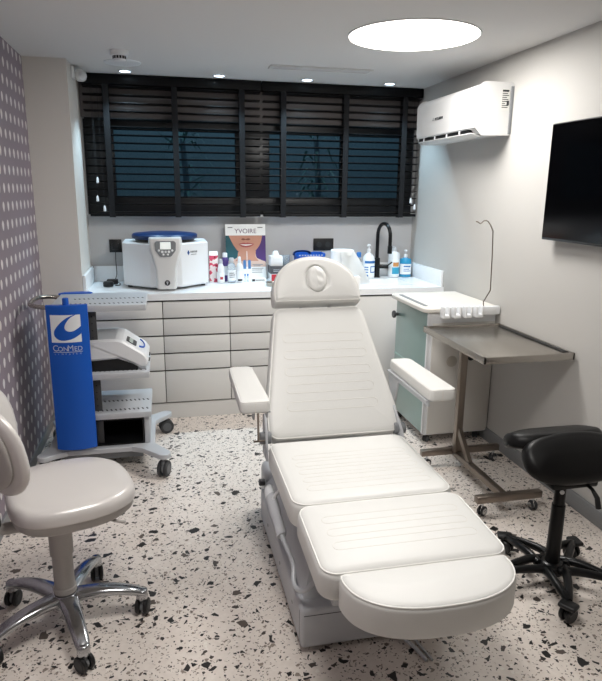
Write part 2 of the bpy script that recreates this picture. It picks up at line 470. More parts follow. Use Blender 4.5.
t = thing('motion_sensor', 'small white rounded motion sensor at the top of the left column beside the blind', 'sensor', (-.547, 4.56, 2.30))
MB().box((-.547, 4.525, 2.285), (-.525, 4.60, 2.365), .006).build('mounting_plate', M_white, t)
MB().box((-.53, 4.52, 2.275), (-.455, 4.61, 2.35), .03, 4).build('housing', M_acw, t)
MB().ball((-.475, 4.535, 2.305), .026).build('lens', M_white, t)

# ------------------------------------------------------------------ air conditioner and television on the right wall
y0, y1 = 3.47, 4.335
prof = smooth_outline([(2.03, 1.925), (2.03, 2.2), (1.845, 2.2), (1.805, 2.17), (1.81, 1.965), (1.845, 1.925)][::-1], [.0, .035, .06, .04, .02, .0], 5)
def xz(pts): return [(p[0], p[1]) for p in pts]
MXZ = lambda y: Matrix(((1, 0, 0, 0), (0, 0, -1, y), (0, 1, 0, 0), (0, 0, 0, 1)))   # local (x,y,z) -> world (x, y0-z, y)
t = thing('air_conditioner', 'white split air conditioner unit high on the right wall', 'air conditioner', (2.03, 3.9, 1.915))
MB().prism(prof, -y1, -(y0 + .001), M=MXZ(0), bev=.012).build('body', M_acw, t)
fp = smooth_outline([(1.83, 2.205), (1.79, 2.17), (1.797, 1.955), (1.815, 1.95), (1.83, 2.0)], [.01, .045, .01, 0, 0], 5)
MB().prism(fp, -(y1 - .004), -(y0 + .006), M=MXZ(0), bev=.004).build('front_panel', M_acw, t)
MB().box((1.806, y0 + .09, 1.932), (1.87, y1 - .03, 1.951)).build('outlet_slot', M_black, t)
for k in range(4): yy = y0 + .2 + k * .18; MB().box((1.802, yy, 1.93), (1.83, yy + .012, 1.952)).build('vane', M_white, t)
MB().box((-.03, y0 + .06, -.004), (.04, y1 - .02, .004), .003, M=Matrix.Translation((1.835, 0, 1.922)) @ Matrix.Rotation(math.radians(14), 4, 'Y')).build('louvre_flap', M_acw, t)
MB().box((2.012, y0 - .006, 1.925), (2.03, y0 + .01, 2.19), .002).build('wall_plate', M_grey, t)
sc_ = frame((2.0, y0 - .0005, 2.17), (1, 0, 0), (0, 0, 1))
MB().box((-.045, -.115, 0), (.005, .005, .0012), M=sc_).build('rating_sticker', mat('sticker_white', 'dcdcd8', .5, bump=.02), t)
sk = MB()
for k in range(9):
    z = -.012 - k * .011; w = [.04, .034, .042, .03, .04, .036, .02, .042, .038][k]
    sk.box((-.042, z, .0012), (-.042 + w, z + .0045, .0016), M=sc_)
sk.box((-.012, -.085, .0012), (.003, -.06, .0018), M=sc_).box((-.042, -.008, .0012), (.0, -.001, .0018), M=sc_); sk.build('sticker_print', M_ink, t)
FM = frame((1.7895, 3.955, 2.055), (0, -1, 0), (0, 0, 1))
dm = MB()
for cx, cy in [(-.088, .009), (-.095, -.001), (-.081, -.001)]:
    dm.poly([(cx, cy - .006), (cx + .005, cy), (cx, cy + .006), (cx - .005, cy)][::1], M=FM @ Matrix.Translation((0, 0, .001)))
dm.build('logo_mark', M_ink, t)
text('MITSUBISHI', .024, M_ink, FM @ Matrix.Translation((-.005, -.006, 0)), t, 'lettering', .0008)

t = thing('wall_television', 'large black flat television mounted on the right wall', 'television', (2.03, 2.44, 1.64))
MB().box((1.965, 1.92, 1.349), (1.992, 2.957, 1.932), .004).build('bezel', M_black, t)
MB().box((1.9635, 1.927, 1.362), (1.966, 2.951, 1.926)).build('screen', M_screen, t)
MB().box((1.99, 2.05, 1.42), (2.012, 2.83, 1.85), .01).build('rear_housing', M_black, t)
MB().box((2.01, 2.3, 1.5), (2.03, 2.6, 1.78), .003).build('wall_bracket', M_dark, t)

# ------------------------------------------------------------------ base cabinets, worktop, sink
CY = 4.225
def drawer_cabinet(x0, x1, lab, fronts):
    t = thing('drawer_cabinet', lab, 'cabinet', ((x0 + x1) / 2, 4.55, 0), group='grey handleless base cabinets')
    MB().box((x0 + .001, CY + .022, .11), (x1 - .001, 4.88, .853)).build('carcass', M_gap, t)
    MB().box((x0, CY + .008, 0), (x1, CY + .03, .112)).build('plinth', M_cab, t)
    for kind, a, b in fronts:
        MB().box((x0 + .0025, CY, a), (x1 - .0025, CY + .02, b), .0025).build(kind, M_cab, t)
rows = [('drawer_front', .731, .842), ('drawer_front', .609, .720), ('drawer_front', .483, .598), ('drawer_front', .359, .472), ('drawer_front', .122, .348)]
drawer_cabinet(-.545, -.028, 'grey handleless drawer cabinet behind the blue trolley, against the column', rows)
drawer_cabinet(-.028, .430, 'grey handleless drawer cabinet between blue trolley and white treatment chair', rows)
drawer_cabinet(.430, 1.02, 'grey handleless drawer cabinet partly hidden behind left armrest of the white chair', rows)
drawer_cabinet(1.02, 2.028, 'plain grey sink cabinet with tall door fronts behind the rolling white cart', [('door', .124, .842)])
t = thing('worktop', 'long white solid worktop running under the window', 'worktop', (.74, 4.55, .853))
SX0, SX1, SY0, SY1 = 1.40, 1.86, 4.36, 4.70
w = MB(); w.box((-.545, 4.215, .855), (SX0, 4.898, .90)).box((SX1, 4.215, .855), (2.028, 4.898, .90)).box((SX0, 4.215, .855), (SX1, SY0, .90)).box((SX0, SY1, .855), (SX1, 4.898, .90))
w.build('slab', M_top, t)
structure(MB().box((-.545, 4.33, .9), (-.525, 4.898, 1.017), .002).box((2.01, 4.235, .9), (2.028, 4.898, 1.017), .002).box((-.525, 4.88, .9), (2.01, 4.898, 1.017), .002), 'trim_1', M_top)
b = MB(); b.box((SX0, SY0, .853), (SX1, SY1, .856)); b.box((SX0 - .001, SY0, .856), (SX0 + .012, SY1, .899)).box((SX1 - .012, SY0, .856), (SX1 + .001, SY1, .899)).box((SX0, SY0 - .001, .856), (SX1, SY0 + .012, .899)).box((SX0, SY1 - .012, .856), (SX1, SY1 + .001, .899))
b.build('sink_basin', M_top, t)
t = thing('tap', 'tall black gooseneck tap behind the sink', 'tap', (1.70, 4.80, .9))
MB().cyl((1.70, 4.80, .9), (1.70, 4.80, .906), .031, bev=.002).cyl((1.70, 4.80, .9), (1.70, 4.80, 1.06), .026, bev=.003).build('body', M_blackm, t)
arc = [(1.70, 4.80, 1.05), (1.70, 4.80, 1.245)] + [(1.70 + .02 * (1 - math.cos(a)), 4.71 + .09 * math.cos(a), 1.245 + .095 * math.sin(a)) for a in [PI * k / 14 for k in range(15)]] + [(1.74, 4.62, 1.21), (1.74, 4.62, 1.13)]
MB().tube(arc, .0145, 14).build('spout', M_blackm, t)
MB().cyl((1.74, 4.62, 1.11), (1.74, 4.62, 1.17), .018, bev=.002).build('spray_head', M_blackm, t)
MB().cyl((1.72, 4.79, .99), (1.79, 4.77, .99), .017, bev=.003).cyl((1.775, 4.775, .99), (1.80, 4.72, 1.03), .006).build('lever', M_blackm, t)

# ------------------------------------------------------------------ treatment chair
CX = .684
t = chair = thing('treatment_chair', 'large white vinyl treatment chair with headrest, armrests and half-moon footrest', 'treatment chair', (CX, 2.1, 0))
def rows_of(cx, w, y0, y1, n, hh): return [stadium(cx, y0 + (y1 - y0) * i / (n - 1), w, hh) for i in range(n)]
# seat
o = smooth_outline([(-.297, -.248), (.304, -.248), (.302, .30), (-.294, .30)], [.06, .06, .05, .05], 8)
cushion('seat', resample(o, .02), .10, frame((CX, 2.088, .557), (1, 0, 0), (0, 1, 0)), M_vinyl, t, .03, .015, .005, .0028,
        [stadium(.01, y, .235 - .0 * y, .019) for y in (-.15, -.085, -.02, .045, .11)])
# leg section
o = smooth_outline([(-.290, -.187), (.306, -.187), (.302, .188), (-.290, .188)], [.055] * 4, 8)
cushion('leg_section', resample(o, .02), .10, frame((CX, 1.655, .549), (1, 0, 0), (0, 1, .05)), M_vinyl, t, .03, .015, .005, .0028,
        [stadium(.01, y, .235, .019) for y in (-.07, .0, .07)])
# footrest, half moon
o = [V((-.272, .0)), V((.272, .0))]
arc = [V((.278 * math.cos(a), -.02 + .182 * math.sin(a))) for a in [-PI * k / 40 for k in range(0, 41)]]
arc = [V((math.copysign(abs(math.cos(a)) ** .82, math.cos(a)) * .282, -.012 - .185 * abs(math.sin(a)) ** .9)) for a in [-PI * k / 44 for k in range(45)]]
o = smooth_outline([(-.276, -.004), (-.25, .008)], 0) if False else [V((-.276, .004)), V((-.262, .010))] + [V((-.262 + .524 * k / 20, .010)) for k in range(1, 20)] + [V((.262, .010)), V((.276, .004))] + arc
o = [o[0]] + o[1:]
# orientation: counter-clockwise
def ccw(p):
    A = sum(p[i - 1].x * p[i].y - p[i].x * p[i - 1].y for i in range(len(p)))
    return p if A > 0 else p[::-1]
cushion('footrest', ccw([V((p.x * .925, p.y * .93)) for p in o]), .105, frame((CX + .016, 1.459, .541), (1, 0, 0), (0, 1, 0)), M_vinyl, t, .022, .015, .006, .0028)
# backrest
o = smooth_outline([(-.290, -.01), (.312, -.01), (.308, .10), (.222, .612), (-.203, .612), (-.288, .10)], [.05, .05, .2, .045, .045, .2], 8)
cushion('backrest', resample(o, .02), .09, frame((CX, 2.385, .572), (1, 0, 0), (0, .595, .804)), M_vinyl, t, .03, .015, .005, .0028,
        [stadium(.012, v, .212 - .05 * v, .02) for v in (.13, .21, .29, .37, .45)])
MB().prism(smooth_outline([(-.27, .02), (.27, .02), (.19, .58), (-.19, .58)], .03), -.108, -.085, M=frame((CX, 2.385, .572), (1, 0, 0), (0, .595, .804))).build('backrest_frame', M_chbase, t)
# headrest: dome with an oval face opening closed by a plug
hw, hh = .211, .235
o = [V((-hw + .012, 0))] + [V((-hw + .012 + (2 * hw - .024) * k / 20, 0)) for k in range(1, 20)] + [V((hw - .012, 0)), V((hw - .003, .006)), V((hw, .02))]
o += [V((hw * math.copysign(abs(math.cos(a)) ** .92, math.cos(a)), .045 + (hh - .045) * math.sin(a) ** .95)) for a in [PI * k / 40 for k in range(0, 41)]]
o += [V((-hw, .02)), V((-hw + .003, .006))]
HM = frame((CX + .009, 2.735, 1.089), (1, 0, 0), (0, .50, .866))
oc = resample(ccw(o), .012)
# match the oval to the outline by angle around the oval centre
ovc = V((.002, .115))
def oval(rx, ry): return [V((ovc.x + rx * math.cos(a), ovc.y + ry * math.sin(a))) for a in [math.atan2((p.y - ovc.y) / 1.0, p.x - ovc.x) for p in inset(oc, .03)]]
hd = cushion('headrest', oc, .10, HM, M_vinyl, t, .03, .015, .004, .0028, None, target=oval(.05, .066), tdepth=.012)
e = ellipse(0, 0, .049, .065, 40)
pl = cushion_bm(e, .03, .018, .004, .008)
pm = MB(); pm.loft(pl)
for v in pm.bm.verts:
    if v.co.z > 0: v.co.z -= .0016 * math.sin(v.co.y * 130 + v.co.x * 60) * (1 if v.co.x > 0 else .3)
bmesh.ops.transform(pm.bm, matrix=HM @ Matrix.Translation((ovc.x, ovc.y, .008)), verts=pm.bm.verts)
pm.build('face_plug', M_vinyl, hd, angle=60)
hp = MB()
for x in (-.07, .07): hp.tube([HM @ V((x, .06, -.09)), HM @ V((x, -.12, -.085))], .009, 10)
hp.build('headrest_rods', M_lgrey, t)
# armrests
for s, x in ((-1, .308), (1, 1.060)):
    a = t
    o = smooth_outline([(-.058, -.243), (.058, -.243), (.052, .243), (-.052, .243)], [.022, .022, .03, .03], 6)
    pad = cushion('armrest', resample(o, .02), .050, frame((x + .004 * (s > 0), 2.393, .824), (1, 0, 0), (0, 1, 0)), M_vinyl, t, .014, .010, .005, .0022)
    MB().box((x - s * 0 - .0012, 2.1485, .778), (x + .0012, 2.1498, .816)).build('seam', M_stitch, pad)
    br = MB(); xi = x - s * .048
    br.box((xi - .004, 2.17, .748), (xi + .004, 2.62, .775), .002).box((xi - .012 if s > 0 else xi - .022, 2.17, .7690), (xi + .022 if s > 0 else xi + .012, 2.62, .7755))
    br.loft([[V((xi + dx, 2.50, .749)), V((xi + dx, 2.62, .749)), V((xi + dx, 2.575, .60)), V((xi + dx, 2.54, .60))] for dx in (-.004, .004)])
    br.build('bracket', M_lgrey, pad)
    if s < 0:
        rd = MB(); rd.tube([(.346, 2.34, .774), (.346, 2.34, .585)], .0045, 8).tube([(.326, 2.34, .583), (.372, 2.34, .583)], .0045, 8); rd.build('stop_rod', M_steeld, pad)
for s in (-1, 1):
    k = MB(); xk = CX + s * .30
    k.cyl((xk - .025, 2.40, .57), (xk + .025, 2.40, .57), .026, bev=.004); k.cyl((xk + s * .02, 2.40, .57), (xk + s * .028, 2.40, .57), .016, bev=.002)
    k.build('pivot', M_grey, t)
    c = MB(); c.loft([[V((CX + s * .30 + dx, 2.34, .49)), V((CX + s * .30 + dx, 2.44, .49)), V((CX + s * .29 + dx, 2.50, .64)), V((CX + s * .29 + dx, 2.45, .66)), V((CX + s * .30 + dx, 2.36, .57))] for dx in (-.005, .005)])
    c.build('hinge_plate', M_chbase, t)
# support frame below the cushions
f = MB(); f.box((CX - .25, 1.87, .425), (CX + .25, 2.31, .457), .004).box((CX - .25, 1.49, .415), (CX + .25, 1.82, .447), .004).box((CX - .16, 1.38, .412), (CX + .17, 1.49, .436), .004)
f.build('support_frame', M_chbase, t)
# base with sloping cover, and the lift column
b = MB()
b.box((.411, 1.795, .018), (.945, 2.72, .175), .014, 3)
b.loft([[V((.425, 1.84, .16)), V((.94, 1.84, .16)), V((.94, 2.71, .19)), V((.425, 2.71, .19))],
        [V((.50, 1.98, .30)), V((.865, 1.98, .30)), V((.865, 2.62, .33)), V((.50, 2.62, .33))]])
bs = b.build('base', M_chbase, t)
l = MB(); l.box((.4205, 1.7944, .150), (.9445, 1.7955, .1525)); l.box((.4103, 1.822, .03), (.4113, 1.824, .16)); l.build('cover_seam', M_dark, bs)
MB().box((.43, 2.70, .05), (.935, 2.86, .27), .04, 4).build('motor_housing', M_lgrey, t)
sw = MB()
for y in (1.95, 2.2, 2.5): sw.cyl((.4095, y, .10), (.4115, y, .10), .007)
sw.build('cover_screws', M_grey, bs)
MB().box((.56, 2.02, .29), (.81, 2.45, .43), .01).build('lift_column', M_dark, t)
MB().tube([(.62, 2.05, .40), (.62, 1.75, .36), (.62, 1.62, .42)], .018, 12).build('leg_actuator', M_chbase, t)
for x in (.45, .915):
    for y in (1.86, 2.68): MB().cyl((x, y, 0), (x, y, .024), .024, bev=.004).build('levelling_foot', M_black, t)
kn = MB().cyl((.40, 2.70, .215), (.43, 2.70, .215), .017, bev=.004).build('side_knob', M_dark, t)
# hand control hanging at the left side, with its cable
hc = MB()
hc.tube(catmull([(.385, 2.30, .375), (.385, 2.26, .368), (.39, 2.16, .335), (.392, 2.06, .31)], 6), [.021] * 6 + [.024] * 6 + [.022] * 6 + [.02], 14, flat=.75)
h = hc.build('hand_control', M_chbase, t)
MB().tube(catmull([(.385, 2.325, .385), (.384, 2.29, .375), (.385, 2.26, .366)], 5), [.012, .016, .02, .022, .023, .023, .023, .023, .023, .0225, .022], 14, flat=.8).build('grip_cap', M_white, h)
MB().tube([(.38, 2.235, .35), (.40, 2.225, .40), (.43, 2.22, .43)], .008, 8).build('hanger_hook', M_white, t)
MB().tube(catmull([(.392, 2.06, .31), (.40, 1.99, .295), (.41, 1.93, .27), (.40, 1.87, .235), (.415, 1.83, .232), (.44, 1.80, .262), (.50, 1.80, .34)], 8), .009, 10).build('cable', M_lgrey, h)
MB().tube(catmull([(.78, 1.83, .05), (.79, 1.78, .018), (.815, 1.73, .009), (.83, 1.67, .008), (.86, 1.60, .008), (.97, 1.60, .008)][:4] , 8), .007, 8).build('power_cord', M_lgrey, t)
MB().tube(catmull([(.82, 1.83, .05), (.825, 1.79, .018), (.84, 1.73, .006), (.853, 1.67, .005)], 8), .0045, 8).build('power_cord', M_lgrey, t)

# ------------------------------------------------------------------ castor helper (two wheels, hood, stem)
def castor(parent, x, y, r, top, rot=0, w=.022, hood=None, wheel=None, disc=None, stem=None):
    d = V((math.cos(rot), math.sin(rot), 0)); s = V((-d.y, d.x, 0)); c = V((x, y, r)) 
    hub = MB(); hub.cyl(c - s * (w * .35), c + s * (w * .35), r * .62, bev=.002)
    hub.tube([c + V((0, 0, r * .4)), V((x, y, r)) - d * (-.0) + V((0, 0, r * .95))], r * .38, 10)
    hub.cyl(V((x, y, r * 1.3)) , V((x, y, top)), r * .24)
    o = hub.build('castor', hood or M_grey, parent)
    for k in (-1, 1):
        a = c + s * (k * w * .4); e = c + s * (k * w * 1.25)
        MB().cyl(a, e, r, bev=.004).build('wheel', wheel or M_rubber, o)
        MB().cyl(e, e + s * (k * .0015), r * .62).build('wheel_cap', disc or M_wheel, o)
    return o

# ------------------------------------------------------------------ blue trolley
t = thing('equipment_trolley', 'grey shelf trolley with a tall blue end panel beside the patterned wall', 'trolley', (-.4, 3.65, 0))
cur = []
for k in range(13):
    u = -1 + 2 * k / 12; cur.append(V((-.5225 + .1055 * u, 3.412 - .03 * (1 - u * u))))
ol = cur + [V((-.417, 3.43)), V((-.628, 3.43))]
pan = MB().prism(ol, .165, .985, bev=.003).build('end_panel', M_blue, t, angle=35)
ol = [V((-.445, 3.85)), V((-.435, 3.87)), V((-.45, 3.90)), V((-.5, 3.915)), V((-.6, 3.90)), V((-.628, 3.85))]
MB().prism(ol,   .165, .978, bev=.003).build('end_panel', M_blue, t)
MB().cyl((-.525, 3.415, .98), (-.525, 3.415, 1.022), .0165, bev=.004).build('peg', M_blue, pan)
MB().box((-.62, 3.455, .15), (-.435, 3.845, .945), .004).build('column', M_dark, t)
MB().box((-.436, 3.50, .13), (-.385, 3.52, .945), .002).build('perforated_post', M_dark, t)
ph = MB()
for k in range(16): ph.cyl((-.408, 3.4995, .3 + k * .04), (-.408, 3.4985, .3 + k * .04), .004, n=8)
ph.build('post_holes', M_black, t)
# lettering and mark on the panel
def bulge(x): u = (x + .5225) / .1055; return 3.412 - .03 * (1 - u * u)
def on_panel(mb, off):
    for v in mb.bm.verts: v.co.y = bulge(v.co.x) - off - (.0006 if v.co.y < -.0001 else 0)
    return mb
def pflat(pts, off, mtl, name):
    b = bmesh.new(); b.faces.new([b.verts.new((p[0], 0, p[1])) for p in pts]).normal_update(); bmesh.ops.triangulate(b, faces=b.faces)
    bmesh.ops.subdivide_edges(b, edges=b.edges, cuts=5, use_grid_fill=True)
    mb = MB(); mb.merge(b); on_panel(mb, off); return mb.build(name, mtl, pan)
sq = (-.607, -.4535, .785, .935)
def Q(u, v): return (sq[0] + (sq[1] - sq[0]) * u, sq[2] + (sq[3] - sq[2]) * v)
pflat([Q(0, 0), Q(1, 0), Q(1, 1), Q(0, 1)], .0012, M_white, 'logo_square')
outer = [Q(u, v) for u, v in [(.80, 1.0), (.62, .93), (.42, .80), (.24, .62), (.12, .44), (.10, .28), (.18, .15), (.34, .08), (.55, .09), (.75, .15), (.92, .25), (1.0, .31)]]
inner = [Q(u, v) for u, v in [(1.0, .58), (.90, .50), (.76, .42), (.62, .40), (.50, .46), (.47, .58), (.54, .74), (.68, .90), (.86, 1.0)]]
pflat([V((*p,)) for p in catmull([V((a, b)) for a, b in outer], 4)] + [V((*p,)) for p in catmull([V((a, b)) for a, b in inner], 4)], .0022, M_blue, 'logo_swoosh')
def ptext(body, size, x, z, stretch=1.0):
    M = frame((x, 0, z), (1, 0, 0), (0, 0, 1)); o = text(body, size, M_white, M, pan, 'lettering', .0004, stretch, 'LEFT')
    off = ORG[pan.name]
    for v in o.data.vertices: v.co.y = bulge(v.co.x + off.x) - .0015 - off.y
    return o
ptext('C', .047, -.606, .738, .95); ptext('ON', .036, -.579, .738, .95); ptext('M', .047, -.529, .738, .9); ptext('ED', .036, -.495, .738, .95)
pflat([(-.603, .731), (-.453, .731), (-.453, .7335), (-.603, .7335)], .0015, M_white, 'logo_line')
for k, ch in enumerate('LINVATEC'): ptext(ch, .012, -.597 + k * .0185, .718)
# shelves
M_slot = mat('slot_shadow', '3a3c40', .7, bump=.02)
for z in (.936, .548, .312):
    s = MB(); s.box((-.615 if z > .9 else -.47, 3.44, z), (-.112, 3.87, z + .036), .004)
    sh = s.build('shelf', M_lgrey, t)
    for yy in (3.50, 3.66):
        sl = MB()
        for k in range(12 if z < .9 else 16):
            M = Matrix.Translation(((-.41 if z < .9 else -.51) + k * .025, yy, z + .0362)) @ Matrix.Rotation(math.radians(108), 4, 'Z'); sl.box((-.014, -.0042, -.0004), (.014, .0042, .0004), M=M)
        sl.build('slot_row', M_slot, sh)
# base with splayed feet
bp = MB()
bp.prism(smooth_outline([(-.69, 3.43), (-.10, 3.43), (-.10, 3.875), (-.69, 3.875)], .05, 5), .112, .142, bev=.003)
for x0, y0_, x1, y1_ in ((-.17, 3.475, -.05, 3.315), (-.17, 3.83, -.035, 3.97), (-.64, 3.475, -.70, 3.40), (-.64, 3.83, -.70, 3.94)):
    a = V((x0, y0_)); b_ = V((x1, y1_)); d = (b_ - a).normalized(); n = V((-d.y, d.x)); o = [a - n * .075, a + d * .06 - n * .05]
    o += [b_ + (d * math.cos(q) + n * math.sin(q)) * .038 for q in [-PI / 2 + PI * k / 12 for k in range(13)]] + [a + d * .06 + n * .05, a + n * .075]
    bp.prism(ccw(o), .1122, .1417, bev=.003)
bp.build('base', M_lgrey, t)
MB().box((-.60, 3.47, .06), (-.17, 3.83, .112), .006).build('under_tray', M_grey, t)
MB().box((-.155, 3.47, .142), (-.125, 3.85, .33), .004).build('side_post', M_lgrey, t)
bx = MB(); bx.box((-.43, 3.47, .144), (-.157, 3.84, .15)).box((-.43, 3.47, .295), (-.157, 3.84, .305)).box((-.43, 3.83, .15), (-.157, 3.84, .295)).box((-.165, 3.47, .15), (-.157, 3.84, .295)).box((-.43, 3.47, .15), (-.42, 3.84, .295))
bx.build('open_drawer_box', M_black, t)
MB().tube(catmull([(-.60, 3.49, .955), (-.67, 3.495, .962), (-.725, 3.54, .966), (-.738, 3.62, .968), (-.738, 3.72, .968), (-.725, 3.79, .966), (-.67, 3.83, .962), (-.60, 3.835, .955)], 6), .0125, 12).build('handle', M_steel, t)
for x, y, a in ((-.052, 3.312, 1.2), (-.035, 3.972, .2), (-.70, 3.41, .8), (-.70, 3.93, 2.2)): castor(t, x, y, .046, .115, a, .022, M_grey)
# white console standing on the second shelf
ZS = .584
t = thing('surgical_console', 'white wedge-shaped console with sloping control panel on the trolley shelf', 'console', (-.29, 3.64, ZS))
P = [(-.46, .645), (-.28, .655), (-.20, .622), (-.17, .602), (-.120, .605), (-.112, .645), (-.135, .68), (-.25, .76), (-.29, .77), (-.46, .765)]
MB().prism(smooth_outline(P, [.01, .02, .02, .01, .02, .02, .03, .03, .02, .01], 4), -3.80, -3.48, M=MXZ(0), bev=.012).build('shell', M_white, t)
MB().prism([(-.455, ZS), (-.175, ZS), (-.178, .615), (-.28, .652), (-.455, .645)], -3.785, -3.495, M=MXZ(0)).build('underside', M_black, t)
MB().box((-.172, 3.50, ZS), (-.13, 3.78, .612), .006).build('front_foot', M_lgrey, t)
PM = frame((-.1905, 3.64, .7195), (0, 1, 0), (-.115, 0, .08))
MB().prism(smooth_outline([(-.11, -.012), (.0, -.012), (.0, .052), (-.11, .052)], .012), 0, .003, M=PM).build('display', M_dark, t)
dg = MB()
for k in range(4): dg.box((-.10 + k * .025, .012, .003), (-.085 + k * .025, .035, .0045), M=PM)
dg.build('display_digits', mat('panel_glow', 'c9d6cf', .4, bump=.01), t)
MB().tube([PM @ V((.01 + .085 * math.cos(a), -.028 + .035 * math.sin(a), .003)) for a in [PI * (1.02 + .96 * k / 16) for k in range(17)]], .006, 8, flat=.5).build('blue_arc', M_blue, t)
for k in range(2): MB().cyl((-.1275 + .0, 3.56 + k * .12, .628), (-.108, 3.56 + k * .12, .625), .011, bev=.002).build('socket', M_dark, t)

# ------------------------------------------------------------------ grey assistant stool, front left
t = thing('swivel_stool', 'pearl grey padded swivel chair on a polished five-star base by the left edge', 'stool', (-.41, 2.13, 0), math.radians(17))
L = lambda p: V(p)
CA = [math.radians(-16 + 72 * k) for k in range(5)]
hub = MB(); hub.lathe([(.03, .085), (.05, .09), (.052, .125), (.045, .14), (.03, .142)], (0, 0, 0), 32); hub.cyl((0, 0, .03), (0, 0, .09), .022)
hb = hub.build('hub', M_alu, t)
for a in CA:
    d = V((math.cos(a), math.sin(a), 0)); s = V((-d.y, d.x, 0)); rings = []
    for k in range(11):
        q = k / 10; r = .03 + .252 * q
        z = .118 + .012 * math.sin(PI * q * .8) - .035 * q ** 2.2; hw = .038 - .014 * q + (.004 if k == 10 else 0); hz = .020 - .006 * q
        if k == 10: hw *= .75; hz *= .8
        rings.append([d * r + s * (hw * math.copysign(abs(math.cos(b)) ** .7, math.cos(b))) + V((0, 0, z + hz * math.copysign(abs(math.sin(b)) ** .8, math.sin(b)))) for b in [2 * PI * j / 16 for j in range(16)]])
    arm = MB(); arm.loft(rings); arm.cyl((.272 * d.x, .272 * d.y, .064), (.272 * d.x, .272 * d.y, .104), .0225, .021, bev=.003); arm.build('base_arm', M_alu, t, angle=60)
    castor(t, .272 * d.x, .272 * d.y, .031, .085, a + [1.3, .4, 1.9, 1.5, .5][CA.index(a)], .019, M_grey, M_black, M_rubber)
MB().cyl((0, 0, .14), (0, 0, .30), .036).cyl((0, 0, .14), (0, 0, .165), .041, bev=.004).cyl((0, 0, .295), (0, 0, .455), .041, bev=.003).build('gas_column', M_stools, t)
SO = (.055, .045)
so = []
for i in range(72):
    a = 2 * PI * i / 72; c, s_ = math.cos(a), math.sin(a)
    r = 1 - .06 * max(0, math.cos(2 * (a - .0))) ** 2 * (c > 0) + .03 * math.cos(3 * a)
    so.append(V((SO[0] + .225 * r * math.copysign(abs(c) ** .78, c), SO[1] + .225 * math.copysign(abs(s_) ** .78, s_) * (1 - .05 * c))))
rings = cushion_bm(so, .055, .03, .006, .016)
sm = MB(); sm.loft(rings)
def seatz(x, y): u = x - SO[0]; return -.9 * max(0, u - .10) ** 2 - .25 * max(0, abs(y - SO[1]) - .12) * max(0, u)
for v in sm.bm.verts: v.co.z += .55 + seatz(v.co.x, v.co.y)
sm.build('seat', M_stoolv, t, angle=60)
sh = MB()
sh.loft([[V((*p, z + seatz(p.x, p.y) * .8)) for p in inset(so, d)] for d, z in ((.10, .448), (.05, .45), (.022, .456), (.010, .468), (.007, .497))]); sh.build('seat_shell', M_stools, t)
MB().tube([(.10, -.06, .452), (.17, -.13, .446), (.20, -.15, .443)], .006, 8).build('height_lever', M_stools, t)
# concave backrest
def backpad(off, hwid, hhei, th):
    """two-sided shell, wrapped around the sitter"""
    mb = MB(); N = 40; rings = []
    def P(l, h, e): 
        f = -.20 + 2.2 * l * l - .16 * h; n = V((1, -4.4 * l, 0)).normalized()
        return V((f, .01 + l, .775 + h)) + n * e
    prof = [(0.05, th / 2), (.5, th / 2), (.82, th / 2), (.93, th * .42), (.985, th * .22), (1, 0), (.985, -th * .22), (.93, -th * .42), (.82, -th / 2), (.5, -th / 2), (.05, -th / 2)]
    out = ellipse(0, 0, hwid, hhei, 48, 2.6)
    for s_, e in prof: rings.append([P(p.x * s_, p.y * s_, e + off) for p in out])
    mb.loft(rings); return mb
backpad(0, .215, .18, .042).build('backrest', M_stoolv, t, angle=60)
backpad(-.027, .185, .15, .022).build('backrest_shell', M_stools, t, angle=60)
sup = MB(); sup.tube(catmull([(-.295, .0, .74), (-.29, 0, .60), (-.25, 0, .47), (-.14, .0, .44), (-.02, 0, .44)], 6), .022, 12, flat=.6); sup.build('backrest_support', M_stools, t)
MB().box((-.235, -.05, .47), (-.185, .05, .51), .012).build('support_clamp', M_black, t)

# ------------------------------------------------------------------ black saddle stool, right
SX, SY = 1.525, 1.99
t = thing('saddle_stool', 'black saddle stool with divided seat on a black five-star base by the right wall', 'stool', (SX, SY, 0))
hub = MB(); hub.lathe([(.02, .05), (.05, .055), (.055, .085), (.04, .10), (.02, .102)], (SX, SY, 0)); hub.build('hub', M_blackm, t)
for k in range(5):
    a = math.radians(-109 + 72 * k); d = V((math.cos(a), math.sin(a), 0)); s = V((-d.y, d.x, 0)); c = V((SX, SY, 0))
    b = MB()
    for sg in (-1, 1):
        P = catmull([c + d * .03 + s * sg * .045 + V((0, 0, .085)), c + d * .09 + s * sg * .034 + V((0, 0, .095)), c + d * .17 + s * sg * .018 + V((0, 0, .09)), c + d * .235 + V((0, 0, .078))], 6)
        b.tube(P, [.019 - .004 * i / (len(P) - 1) for i in range(len(P))], 10)
    b.build('base_arm', M_blackm, t)
    cs = castor(t, SX + d.x * .245, SY + d.y * .245, .032, .085, a + [2.2, .6, 1.4, .3, 1.1][k], .018, M_black, M_black, M_rubber)
    e = c + d * .262; hd = MB(); hd.box((-.042, -.026, .066), (.026, .026, .086), .009, 3, M=Matrix.Translation((e.x, e.y, 0)) @ Matrix.Rotation(a + .9, 4, 'Z')); hd.build('brake_pedal', M_black, cs)
MB().cyl((SX, SY, .10), (SX, SY, .36), .029, .027, bev=.002).cyl((SX, SY, .36), (SX, SY, .455), .0225).build('gas_column', M_blackm, t)
MB().cyl((SX, SY, .448), (SX, SY, .47), .026, bev=.002).build('collar', mat('brass_ring', '8f7d60', .35, .8, bump=.02), t)
MB().cyl((SX - .010, SY - .0245, .425), (SX - .011, SY - .0275, .425), .009).build('round_sticker', M_white, t)
MB().box((SX - .1, SY - .09, .47), (SX + .1, SY + .09, .50), .01).build('seat_plate', M_blackm, t)
